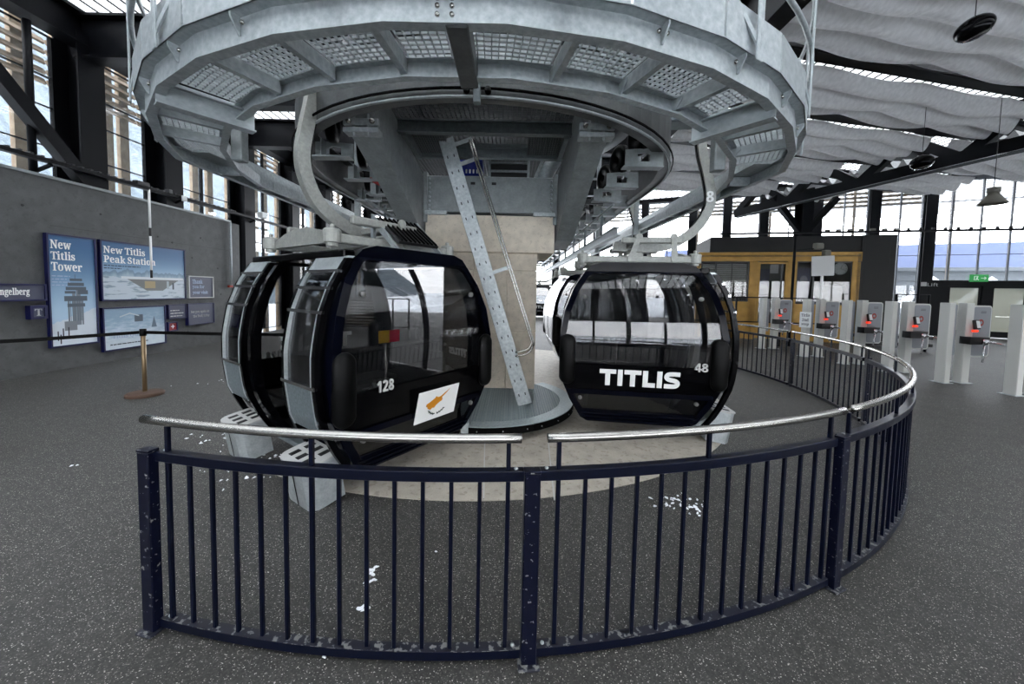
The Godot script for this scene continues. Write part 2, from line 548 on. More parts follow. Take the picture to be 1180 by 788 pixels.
func ibeam_section(w: float, h: float, t := 0.03) -> PackedVector2Array:
	var a := w / 2; var b := h / 2; var q := t / 2
	return PackedVector2Array([Vector2(-a, -b), Vector2(a, -b), Vector2(a, -b + t), Vector2(q, -b + t), Vector2(q, b - t), Vector2(a, b - t), Vector2(a, b), Vector2(-a, b), Vector2(-a, b - t), Vector2(-q, b - t), Vector2(-q, -b + t), Vector2(-a, -b + t)])

func ibeam(st: SurfaceTool, p: Vector3, q: Vector3, w: float, h: float, t := 0.03) -> void:
	sweep(st, [p, q], ibeam_section(w, h, t))

func hcolumn(st: SurfaceTool, at: Vector3, y1: float, w: float, d: float, turn := 0.0) -> void:
	var xf := Transform3D(Basis(Vector3.UP, turn) * Basis(Vector3.RIGHT, -PI / 2), at)
	prism(st, ibeam_section(w, d, 0.035), 0.0, y1 - at.y, xf)

func beam_z(x: float, c: float) -> float:
	return c - 0.2 * (x - 5.3)

func build_roof() -> void:
	var c := struct_node("ceiling", "pale translucent roof panels with dark joints on black steel beams")
	var st := ns()
	box(st, Vector3.ZERO, Vector3(0.272, 0.03, 35.6))
	var panel := done(st)
	st = ns()
	box(st, Vector3.ZERO, Vector3(0.03, 0.06, 35.6))
	var joint := done(st)
	for k in 133:
		var x := -9.7 + 0.3 * k
		inst(c, "roof_panel", panel, M.roof_panel, Transform3D(Basis.IDENTITY, Vector3(x + 0.15, 7.85, -10.2)))
		inst(c, "joint_strip", joint, M.dark_line, Transform3D(Basis.IDENTITY, Vector3(x, 7.84, -10.2)))
	# beams across the left half, one at each column of the left wall
	for z in [-2.7, -5.4, -8.1, -10.0, -12.8, -15.5, -18.2, -21.0, -24.0]:
		st = ns()
		ibeam(st, Vector3(-9.3, 6.95, z), Vector3(4.4, 6.95, z), 0.34, 0.9, 0.05)
		part(c, "roof_beam", st, M.black_steel)
	st = ns()
	ibeam(st, Vector3(4.6, 7.2, 6.5), Vector3(4.6, 7.2, -26), 0.4, 1.1, 0.05)
	part(c, "roof_girder", st, M.black_steel)
	st = ns()
	ibeam(st, Vector3(-9.3, 7.12, 6.5), Vector3(-9.3, 7.12, -26), 0.4, 0.66, 0.05)
	part(c, "eaves_beam", st, M.black_steel)
	# beams and sails of the right half
	var ic := [-2.6, -8.0, -10.2, -12.8, -15.4, -18.0]
	var sides := ["nearest the camera at top right", "second from the camera", "third from the camera", "fourth from the camera", "farthest, above the yellow booth", ""]
	for k in ic.size():
		st = ns()
		var xe := minf(24.0, (ic[k] + 28.7) / 0.667)
		ibeam(st, Vector3(4.8, 7.35, beam_z(4.8, ic[k])), Vector3(xe, 7.35, beam_z(xe, ic[k])), 0.3, 0.7, 0.04)
		part(c, "sail_beam", st, M.black_steel)
	for k in ic.size() - 1:
		build_sail(ic[k], ic[k + 1], false, "grey swagged fabric sail left of the truss, " + sides[k])
		build_sail(ic[k], ic[k + 1], true, "grey swagged fabric sail right of the truss, " + sides[k])
	build_truss()

func truss_x(z: float) -> float:
	return 12.1 + 3.8 * (z + 20.2) / 13.6

func build_sail(a: float, b: float, right: bool, label: String) -> void:
	var st := ns(true)
	var nx := 96; var nv := int(roundf((a - b) / 0.68)) * 14
	var lobes := roundf((a - b) / 0.68)
	var gn := FastNoiseLite.new()
	gn.seed = int(absf(a) * 10); gn.frequency = 0.5
	var grid := []
	for i in nx + 1:
		var xm := truss_x(beam_z(13.5, (a + b) / 2))
		var x := lerpf(xm + 0.45, minf(23.5, (b + 28.7) / 0.667), float(i) / nx) if right else lerpf(4.9, xm - 0.35, float(i) / nx)
		var za := beam_z(x, a) - 0.42; var zb := beam_z(x, b) + 0.14
		var row := []
		for j in nv + 1:
			var v := float(j) / nv
			var z := lerpf(za, zb, v)
			var ph := fposmod(v * lobes + 0.10 * sin(x * 1.1 + a), 1.0)
			var lobe := sin(PI * ph)
			var swag := absf(sin(PI * (x / 3.3 + 0.23 * floorf(v * lobes) + 0.15 * a)))
			var y := 7.16 - 0.16 * sin(PI * v) - (0.16 + 0.17 * swag) * lobe + 0.012 * gn.get_noise_2d(x * 2.0, z * 2.0)
			row.append(Vector3(x, y, z))
		grid.append(row)
	for i in nx:
		for j in nv:
			quad(st, grid[i][j], grid[i + 1][j], grid[i + 1][j + 1], grid[i][j + 1])
	single("fabric_sail", st, M.cloth, label, "sail", "fabric sails under the roof")

func build_truss() -> void:
	var t := thing("roof_truss", "black steel truss with zigzag diagonals above the ticket gates", "truss")
	var a := Vector3(12.1, 6.22, -20.2); var b := Vector3(15.9, 6.42, -6.6)
	var up := Vector3.UP * 1.15
	var st := ns(); bar(st, a, b, 0.32, 0.42); part(t, "lower_chord", st, M.black_steel)
	st = ns(); bar(st, a + up, b + up, 0.26, 0.22); part(t, "upper_chord", st, M.black_steel)
	var n := 10
	for k in n:
		var p := a.lerp(b, float(k) / n); var q := a.lerp(b, float(k + 1) / n)
		st = ns()
		if k % 2: bar(st, p + up, q, 0.26, 0.3)
		else: bar(st, p, q + up, 0.26, 0.3)
		part(t, "diagonal", st, M.black_steel)
	st = ns()
	bar(st, a.lerp(b, 0.02) + Vector3(-0.17, -0.19, 0), a.lerp(b, 0.98) + Vector3(-0.17, -0.19, 0), 0.012, 0.02)
	part(t, "edge_strip", st, M.chrome)
	# its column with two braces, behind the booth
	var c := thing("truss_column", "black column with two slanting braces rising behind the yellow booth", "column", Vector3(14.05, 0, -18.0))
	st = ns(); hcolumn(st, Vector3.ZERO, 7.4, 0.5, 0.55); part(c, "post", st, M.black_steel)
	for s in [-1, 1]:
		st = ns(); bar(st, Vector3(0.1 * s, 4.9, 0), Vector3(1.55 * s, 6.6, 0), 0.24, 0.24); part(c, "brace", st, M.black_steel)

# a glazed bay in its own x/y plane: frame, mullions, transoms, panes
func glazing(called: String, label: String, at: Vector3, turn: float, w: float, y0: float, y1: float, mull: Array, trans: Array, t := 0.07, bars: StandardMaterial3D = null) -> Node3D:
	var bm: StandardMaterial3D = bars if bars else M.black_steel
	var o := struct_node(called, label, at, turn)
	var xs := [0.0]; xs.append_array(mull); xs.append(w)
	var ys := [y0]; ys.append_array(trans); ys.append(y1)
	for k in xs.size():
		var st := ns(); box(st, Vector3(xs[k], (y0 + y1) / 2, 0), Vector3(t, y1 - y0, 0.09)); part(o, "mullion", st, bm)
	for k in ys.size():
		var st := ns(); box(st, Vector3(w / 2, ys[k], 0), Vector3(w, t * 0.5, 0.05)); part(o, "transom", st, bm)
	for i in xs.size() - 1:
		for j in ys.size() - 1:
			var st := ns()
			box(st, Vector3((xs[i] + xs[i + 1]) / 2, (ys[j] + ys[j + 1]) / 2, 0), Vector3(xs[i + 1] - xs[i] - t, ys[j + 1] - ys[j] - t * 0.5, 0.012))
			part(o, "pane", st, M.window_glass)
	return o

func build_left_wall() -> void:
	var wx := -9.15
	var w := struct_node("wall_left", "dark grey painted concrete wall below the left windows")
	var st := ns(); box(st, Vector3(wx - 0.15, 1.9, -2.7), Vector3(0.3, 3.84, 18.5)); part(w, "wall_body", st, M.wall_paint)
	st = ns(); box(st, Vector3(wx - 0.14, 3.84, -2.7), Vector3(0.34, 0.05, 18.5)); part(w, "coping", st, M.steel_gray)
	# tie holes left by the formwork
	st = ns()
	lathe(st, [Vector2(0, 0.004), Vector2(0.022, 0.004), Vector2(0.024, 0)], 10, Transform3D(Basis(Vector3.BACK, -PI / 2), Vector3.ZERO))
	var hole := done(st)
	for p in [[-6.9, 3.2], [-8.2, 3.3], [-9.5, 3.0], [-9.9, 2.9], [-10.8, 3.15], [-10.9, 1.45], [-10.5, 2.55], [-11.4, 2.3], [-11.5, 1.5], [-11.2, 0.75], [-10.3, 0.45], [-6.4, 2.6]]:
		inst(w, "tie_hole", hole, M.dark_line, Transform3D(Basis.IDENTITY, Vector3(wx, p[1], p[0])))
	for y in [2.9, 1.9]:
		st = ns(); box(st, Vector3(wx + 0.0005, y, -9.6), Vector3(0.003, 0.008, 4.6)); part(w, "board_joint", st, M.inner_gray)
	# columns
	for z in [-2.7, -5.4, -8.1, -9.98, -12.8, -15.5, -18.2, -21.0, -24.0]:
		st = ns(); hcolumn(st, Vector3(wx - 0.22, 0.0 if z < -12 else 3.87, z), 7.0, 0.5, 0.52, PI / 2)
		part(w, "column", st, M.black_steel)
	# glazing: upper bays above the wall, full height bays beyond its end
	var zs := [6.4, 3.0, 0.0, -2.7, -5.4, -8.1, -9.98, -12.8, -15.5, -18.2, -21.0, -24.0, -26.5]
	for k in zs.size() - 1:
		var a: float = zs[k] - 0.3; var b: float = zs[k + 1] + 0.3
		var ln := a - b
		var low: float = 3.9 if b > -12 else 0.15
		var tr := [4.55, 5.35, 5.95] if low > 3 else [1.1, 2.3, 3.4, 4.55, 5.35, 5.95]
		glazing("window_%d" % (k + 1), "tall window bay in the left wall", Vector3(wx - 0.45, 0, b), -PI / 2, ln, low, 6.78, [ln * 0.5] if ln > 1.4 else [], tr, 0.05)
	# flat wall strip where the painted wall ends
	st = ns(); box(st, Vector3(wx - 0.2, 1.9, -12.15), Vector3(0.4, 3.8, 0.35)); struct("trim_1", st, M.wall_paint, "end of the grey wall beside the tall windows")
	# timber screen outside: posts and slats
	var s := thing("timber_screen", "pale timber posts and slats outside the left windows", "screen")
	for k in zs.size() - 1:
		var a: float = zs[k]; var b: float = zs[k + 1]
		for u in [0.16, 0.36, 0.86]:
			st = ns(); box(st, Vector3(wx - 1.0, 3.65, lerpf(b, a, u)), Vector3(0.1, 8.0, 0.22)); part(s, "post", st, M.facade_wood)
		for j in 5:
			st = ns(); box(st, Vector3(wx - 0.95, 6.05 + 0.21 * j, (a + b) / 2), Vector3(0.05, 0.12, a - b - 0.05), Basis(Vector3.BACK, 0.5)); part(s, "slat", st, M.facade_wood)
	# slanting brace and square post in front of the first bay
	st = ns(); bar(st, Vector3(wx - 0.05, 6.35, -5.9), Vector3(wx - 0.05, 3.95, -7.95), 0.2, 0.24)
	single("wall_brace", st, M.black_steel, "slanting black steel brace in front of the leftmost window", "brace")
	st = ns(true); cyl(st, Vector3(wx - 0.1, 3.86, -7.16), Vector3(wx - 0.1, 6.7, -7.16), 0.06, 12)
	single("window_post", st, M.black_steel, "round dark post crossing behind the slanting brace", "post")

const WALL_O := Vector3(22.6, 0, -17.6)
const WALL_T := -0.4368

func build_right_wall() -> void:
	# x runs left to right along the oblique far wall; s of the notes is -x
	var xs := [-21.5, -18.6, -15.5, -12.7, -10.86, -9.03, -6.6, -4.24, -2.14, 1.9, 4.6, 7.6]
	var b := Basis(Vector3.UP, WALL_T)
	var wr := struct_node("wall_right", "bright glazed far wall with dark columns")
	for k in xs.size():
		var st := ns()
		hcolumn(st, WALL_O + b * Vector3(xs[k], 0, 0.05), 7.7, 0.42, 0.46, WALL_T)
		part(wr, "column", st, M.black_steel)
	var fs := thing("facade_slats", "timber slats high outside the far window wall", "screen", WALL_O, WALL_T)
	for j in 8:
		var st3 := ns(); box(st3, Vector3(-20.0 + 3.8 * j, 3.5, -0.68), Vector3(0.1, 8.2, 0.1)); part(fs, "post", st3, M.facade_wood)
	for k in xs.size() - 1:
		var w: float = xs[k + 1] - xs[k] - 0.42
		if k == 8:
			glazing("window_%d" % (20 + k), "tall windows above the exit doors", WALL_O + b * Vector3(xs[k] + 0.21, 0, 0), WALL_T, w, 2.75, 7.6, [w * 0.17, w * 0.45, w * 0.72], [4.0, 5.6, 6.6], 0.055, M.mullion_glare_gray)
			continue
		var n := int(round(w / 1.0))
		var ml := []
		for j in range(1, n): ml.append(w * j / n)
		glazing("window_%d" % (20 + k), "tall window bay in the bright far wall", WALL_O + b * Vector3(xs[k] + 0.21, 0, 0), WALL_T, w, 0.25, 7.6, ml, [1.6, 2.7, 4.0, 5.6, 6.6], 0.055, M.mullion_glare_gray)
		# timber slats high outside
		for j in 4:
			var st2 := ns(); box(st2, Vector3(xs[k] + 0.21 + w / 2, 6.75 + 0.22 * j, -0.6), Vector3(w + 0.3, 0.12, 0.05)); part(fs, "slat", st2, M.facade_wood)
	var st := ns()
	box(st, Vector3(-7, 7.78, 0), Vector3(30, 0.36, 0.5))
	var o := part(wr, "head_beam", st, M.black_steel)
	o.position = WALL_O; o.rotation.y = WALL_T
	# exit doors
	var d := struct_node("door_1", "black double exit door with frosted panes in the far wall", WALL_O, WALL_T)
	st = ns(); box(st, Vector3(-0.15, 2.62, 0.0), Vector3(3.8, 0.26, 0.2)); part(d, "header", st, M.black_steel)
	for x in [-1.85, -1.5, 0.05, 1.55]:
		st = ns(); box(st, Vector3(x, 1.3, 0.0), Vector3(0.3 if x != -1.5 else 0.42, 2.6, 0.18)); part(d, "jamb", st, M.black_steel)
	for x in [-0.68, 0.8]:
		var lf := ns(); frame(lf, rect(x, 1.3, 1.24, 2.5), rect(x, 1.36, 0.98, 2.06), -0.04, 0.04)
		var leaf := part(d, "door_leaf", lf, M.black_steel)
		st = ns(); box(st, Vector3(x, 1.36, 0), Vector3(0.99, 2.07, 0.016)); part(leaf, "pane", st, M.frosted)
		st = ns(); bar(st, Vector3(x + 0.4, 1.05, 0.08), Vector3(x - 0.4, 1.05, 0.08), 0.03, 0.03); part(leaf, "push_bar", st, M.stainless)
	# exit sign with running figure, door and arrow
	var e := thing("exit_sign", "lit green exit sign with running figure and arrow above the doors", "sign", WALL_O + b * Vector3(-0.28, 2.86, 0.14), WALL_T)
	st = ns(); cbox(st, Vector3(0, 0, 0), Vector3(0.62, 0.34, 0.08), 0.01); part(e, "sign_box", st, M.exit_green)
	st = ns()
	box(st, Vector3(-0.17, 0.0, 0.043), Vector3(0.03, 0.2, 0.006)); box(st, Vector3(-0.12, 0.09, 0.043), Vector3(0.12, 0.025, 0.006))
	box(st, Vector3(-0.08, 0.02, 0.043), Vector3(0.05, 0.09, 0.006), Basis(Vector3.BACK, -0.3)); box(st, Vector3(-0.10, -0.06, 0.043), Vector3(0.03, 0.09, 0.006), Basis(Vector3.BACK, -0.6))
	box(st, Vector3(-0.05, -0.06, 0.043), Vector3(0.03, 0.09, 0.006), Basis(Vector3.BACK, 0.6)); box(st, Vector3(-0.06, 0.085, 0.043), Vector3(0.035, 0.035, 0.006))
	box(st, Vector3(0.13, 0.0, 0.043), Vector3(0.16, 0.03, 0.006)); box(st, Vector3(0.19, 0.03, 0.043), Vector3(0.09, 0.03, 0.006), Basis(Vector3.BACK, -0.8)); box(st, Vector3(0.19, -0.03, 0.043), Vector3(0.09, 0.03, 0.006), Basis(Vector3.BACK, 0.8))
	part(e, "pictogram", st, M.white_print)
	var el := OmniLight3D.new()
	el.name = "exit_sign_light"; el.light_color = Color(0.1, 0.9, 0.4); el.light_energy = 0.02; el.light_size = 0.2; el.shadow_enabled = true; el.omni_range = 40.0; el.omni_attenuation = 2.0
	add_child(el); el.position = WALL_O + b * Vector3(-0.28, 2.86, 0.3)
	# lift direction lettering on the column
	var lw := thing("lift_sign", "small white lift lettering with left arrow beside the exit doors", "sign", WALL_O + b * Vector3(-2.05, 2.55, 0.33), WALL_T)
	words(lw, "lettering", "←Lift", 0.62, 0.2, M.gray_print, Transform3D.IDENTITY, false, 500)

func rect(x: float, y: float, w: float, h: float) -> PackedVector2Array:
	return PackedVector2Array([Vector2(x - w / 2, y - h / 2), Vector2(x + w / 2, y - h / 2), Vector2(x + w / 2, y + h / 2), Vector2(x - w / 2, y + h / 2)])

func build_rear_walls() -> void:
	# behind the camera: parapet, window band, head
	var w := struct_node("wall_rear", "wall with wide window band behind the viewer")
	var st := ns(); box(st, Vector3(10, 0.15, 7.0), Vector3(40, 0.3, 0.3)); part(w, "parapet", st, M.wall_paint)
	st = ns(); box(st, Vector3(10, 5.5, 7.0), Vector3(40, 4.7, 0.3)); part(w, "upper_wall", st, M.wall_paint)
	for k in 14:
		glazing("window_%d" % (40 + k), "wide window bay behind the viewer", Vector3(-9.6 + 2.85 * k, 0, 7.0), 0.0, 2.75, 0.3, 3.15, [1.375], [1.0], 0.1)
	var r := struct_node("wall_side", "plain grey wall far to the right")
	st = ns(); box(st, Vector3(29.8, 3.9, -3.5), Vector3(0.3, 7.8, 21.5)); part(r, "wall_body", st, M.wall_paint)

# ---------------------------------------------------------------- ring walkway
func horseshoe(c: Vector2, r: float, hw: float, y: float, kinks: Array, zend: float) -> Array:
	var p := [Vector3(c.x - hw, y, zend)]
	for a in kinks: p.append(Vector3(c.x + r * sin(deg_to_rad(a)), y, c.y + r * cos(deg_to_rad(a))))
	p.append(Vector3(c.x + hw, y, zend))
	return p

func on_ring(a: float, r: float, y: float, c := WHEEL_C) -> Vector3:
	return Vector3(c.x + r * sin(deg_to_rad(a)), y, c.y + r * cos(deg_to_rad(a)))

func build_ring_walkway() -> void:
	var w := thing("ring_walkway", "galvanised horseshoe maintenance walkway hanging above both cabins", "walkway")
	var ro := 3.9; var ri := 3.33
	var kk := []
	for k in 14: kk.append(-65.5 + 131.0 / 13.0 * k)
	var zend := -15.0
	# outer and inner channels, each in two lengths bolted at the front
	var po := horseshoe(WHEEL_C, ro, 3.55, 3.25, kk, zend)
	var pi := horseshoe(WHEEL_C, ri, 3.28, 3.25, kk.map(func(a): return a * 80.0 / 65.5), zend)
	var co := PackedVector2Array([Vector2(-0.07, 0), Vector2(0, 0), Vector2(0, 0.15), Vector2(-0.07, 0.15), Vector2(-0.07, 0.138), Vector2(-0.012, 0.138), Vector2(-0.012, 0.012), Vector2(-0.07, 0.012)])
	var ci := PackedVector2Array([Vector2(0.06, 0), Vector2(0.06, 0.012), Vector2(0.012, 0.012), Vector2(0.012, 0.123), Vector2(0.06, 0.123), Vector2(0.06, 0.135), Vector2(0, 0.135), Vector2(0, 0)])
	for pr in [[po, co, "outer_channel"], [pi, ci, "inner_channel"]]:
		var path: Array = pr[0]
		var mid: Vector3 = (path[7] + path[8]) * 0.5
		var l: Array = path.slice(0, 8); l.append(mid)
		var r: Array = [mid]; r.append_array(path.slice(8))
		for h in [l, r]:
			var st := ns(); sweep(st, h, pr[1]); part(w, pr[2], st, M.galv)
	# ledge and toe boards
	var le := ns(); sweep(le, po, PackedVector2Array([Vector2(-0.02, 0.15), Vector2(0.07, 0.15), Vector2(0.07, 0.158), Vector2(-0.02, 0.158)])); part(w, "ledge", le, M.galv)
	var tp := PackedVector2Array([Vector2(0.062, 0.15), Vector2(0.07, 0.15), Vector2(0.07, 0.42), Vector2(0.062, 0.42)])
	for k in range(0, po.size() - 1):
		var a: Vector3 = po[k]; var b: Vector3 = po[k + 1]
		var g := 0.004 / (b - a).length()
		var st := ns(); sweep(st, [a.lerp(b, g), b.lerp(a, g)], tp); part(w, "toe_board", st, M.galv)
	# gussets under the ledge
	var gu := ns()
	prism(gu, PackedVector2Array([Vector2(0, 0.15), Vector2(0.06, 0.15), Vector2(0.06, 0.125), Vector2(0.012, 0.04), Vector2(0, 0.04)]), -0.006, 0.006)
	var gm := done(gu)
	var bo := ns(true); lathe(bo, [Vector2(0, 0.014), Vector2(0.012, 0.012), Vector2(0.014, 0)], 8, Transform3D(Basis(Vector3.BACK, -PI / 2), Vector3.ZERO))
	var bolt := done(bo)
	for a in [-62, -51, -40, -29, -19, 19, 29, 40, 51, 62]:
		var q := on_ring(a, ro * 0.997, 3.25)
		var bs := Basis(Vector3.UP, deg_to_rad(a - 90.0))
		var gp := inst(w, "gusset", gm, M.galv, Transform3D(bs, q))
		inst(gp, "bolt", bolt, M.stainless, Transform3D(Basis.IDENTITY, Vector3(0.005, 0.11, 0.03)))
		inst(gp, "bolt", bolt, M.stainless, Transform3D(Basis.IDENTITY, Vector3(0.005, 0.11, -0.03)))
	# splice plate bolts at the front joint
	for x in [-0.05, 0.05]:
		for y in [3.29, 3.335, 3.375]:
			inst(w, "splice_bolt", bolt, M.stainless, Transform3D(Basis(Vector3.UP, -PI / 2), Vector3(-0.40 + x * 0.8, y, -5.96 + ro * 0.996)))
	# radial beams
	for a in [-55, -46, -25.5, -16, -6.5, 11.5, 21, 30.5, 46, 55]:
		var st := ns()
		bar(st, on_ring(a, ri + 0.03, 3.335), on_ring(a, ro - 0.02, 3.335), 0.045, 0.10)
		var rb := part(w, "radial_beam", st, M.galv)
		st = ns()
		var bs := Basis(Vector3.UP, deg_to_rad(a - 90.0))
		prism(st, PackedVector2Array([Vector2(0, 0), Vector2(0.012, 0), Vector2(0.10, 0.09), Vector2(0.10, 0.12), Vector2(0, 0.12)]), 0.022, 0.03, Transform3D(bs, on_ring(a, ri - 0.006, 3.25)))
		part(rb, "end_gusset", st, M.galv)
	for a in [-37.5, 38.5]:
		var st := ns(); ibeam(st, on_ring(a, ri - 0.1, 3.26), on_ring(a, ro - 0.02, 3.26), 0.10, 0.17, 0.012); part(w, "main_beam", st, M.galv)
	var cb := ns(); cbox(cb, Vector3(-0.335, 3.305, -5.96 + 3.565), Vector3(0.125, 0.14, 0.62), 0.008); part(w, "front_beam", cb, M.track, "dark hollow section beam at the front joint")
	# gratings between the beams
	var gk := [-65, -55, -46, -37.5, -25.5, -16, -6.5, 0, 11.5, 21, 30.5, 38.5, 46, 55, 65]
	for k in gk.size() - 1:
		var st := ns()
		var a0: float = gk[k] + 0.7; var a1: float = gk[k + 1] - 0.7
		var rr := ri + 0.05
		while rr < ro - 0.03:
			var pts := [on_ring(a0, rr, 3.385), on_ring((a0 + a1) / 2, rr, 3.385), on_ring(a1, rr, 3.385)]
			for j in 2: bar(st, pts[j], pts[j + 1], 0.005, 0.016)
			rr += 0.045
		var n := int((a1 - a0) * 3.6 * PI / 180.0 / 0.048)
		for j in n + 1:
			var aa := lerpf(a0, a1, float(j) / n)
			bar(st, on_ring(aa, ri + 0.03, 3.385), on_ring(aa, ro - 0.02, 3.385), 0.005, 0.02)
		part(w, "grating_panel", st, M.galv)
	# straight legs
	for s in [-1, 1]:
		var z := -7.7
		while z > zend + 0.5:
			var st := ns(); bar(st, Vector3(WHEEL_C.x + s * 3.29, 3.335, z), Vector3(WHEEL_C.x + s * 3.54, 3.335, z), 0.05, 0.1); part(w, "cross_beam", st, M.galv)
			st = ns()
			var x := 3.32
			while x < 3.53:
				bar(st, Vector3(WHEEL_C.x + s * x, 3.385, z - 0.02), Vector3(WHEEL_C.x + s * x, 3.385, z - 0.98), 0.008, 0.03)
				x += 0.05
			var zz := z - 0.05
			while zz > z - 1.0:
				bar(st, Vector3(WHEEL_C.x + s * 3.29, 3.385, zz), Vector3(WHEEL_C.x + s * 3.53, 3.385, zz), 0.007, 0.03)
				zz -= 0.06
			part(w, "grating_panel", st, M.galv)
			z -= 1.0
		# part behind the kink where ring turns into leg
		for zz in [-5.0, -5.7, -6.4, -7.05]:
			var st := ns(); bar(st, Vector3(WHEEL_C.x + s * 3.27, 3.32, zz), Vector3(WHEEL_C.x + s * 3.55, 3.32, zz), 0.06, 0.11); part(w, "cross_beam", st, M.galv)
		var sp := ns()
		bar(sp, Vector3(WHEEL_C.x + s * 3.41, 3.39, -4.5), Vector3(WHEEL_C.x + s * 3.41, 3.39, -7.7), 0.26, 0.012); part(w, "cover_plate", sp, M.galv)
	# hangers from the roof
	for s in [-1, 1]:
		for z in [-4.1, -8.6, -12.5]:
			var st := ns(); cbox(st, Vector3(WHEEL_C.x + s * (2.62 if z > -5 else 3.22), 5.3, z), Vector3(0.12, 4.3, 0.12), 0.01); part(w, "suspension_post", st, M.steel_gray)
	# railing posts and handrail loop on top
	for a in [-62.0, -47.0, -30.0, -10.0, 10.0, 30.0, 47.0, 62.0]:
		var st := ns()
		var q := on_ring(a, 3.99, 3.42)
		bar(st, q, q + Vector3.UP * 1.05, 0.012, 0.012)
		var bs := Basis(Vector3.UP, deg_to_rad(a))
		cbox(st, q + Vector3.UP * 0.5, Vector3(0.07, 1.15, 0.012), 0.003, bs)
		part(w, "railing_post", st, M.galv)
		st = ns(); bar(st, q + Vector3.UP * 0.02, on_ring(a + signf(a) * -3.5, 3.93, 3.75), 0.012, 0.03); part(w, "post_stay", st, M.galv)
	for y in [3.95, 4.48]:
		var pts := []
		for k in 41: pts.append(on_ring(-65 + 130.0 * k / 40, 3.97, y))
		var st := ns(true); tube(st, pts, 0.02, 8); part(w, "guard_rail", st, M.galv)

# ---------------------------------------------------------------- track of the cabins
const TRACK_C := Vector2(-0.40, -5.75)

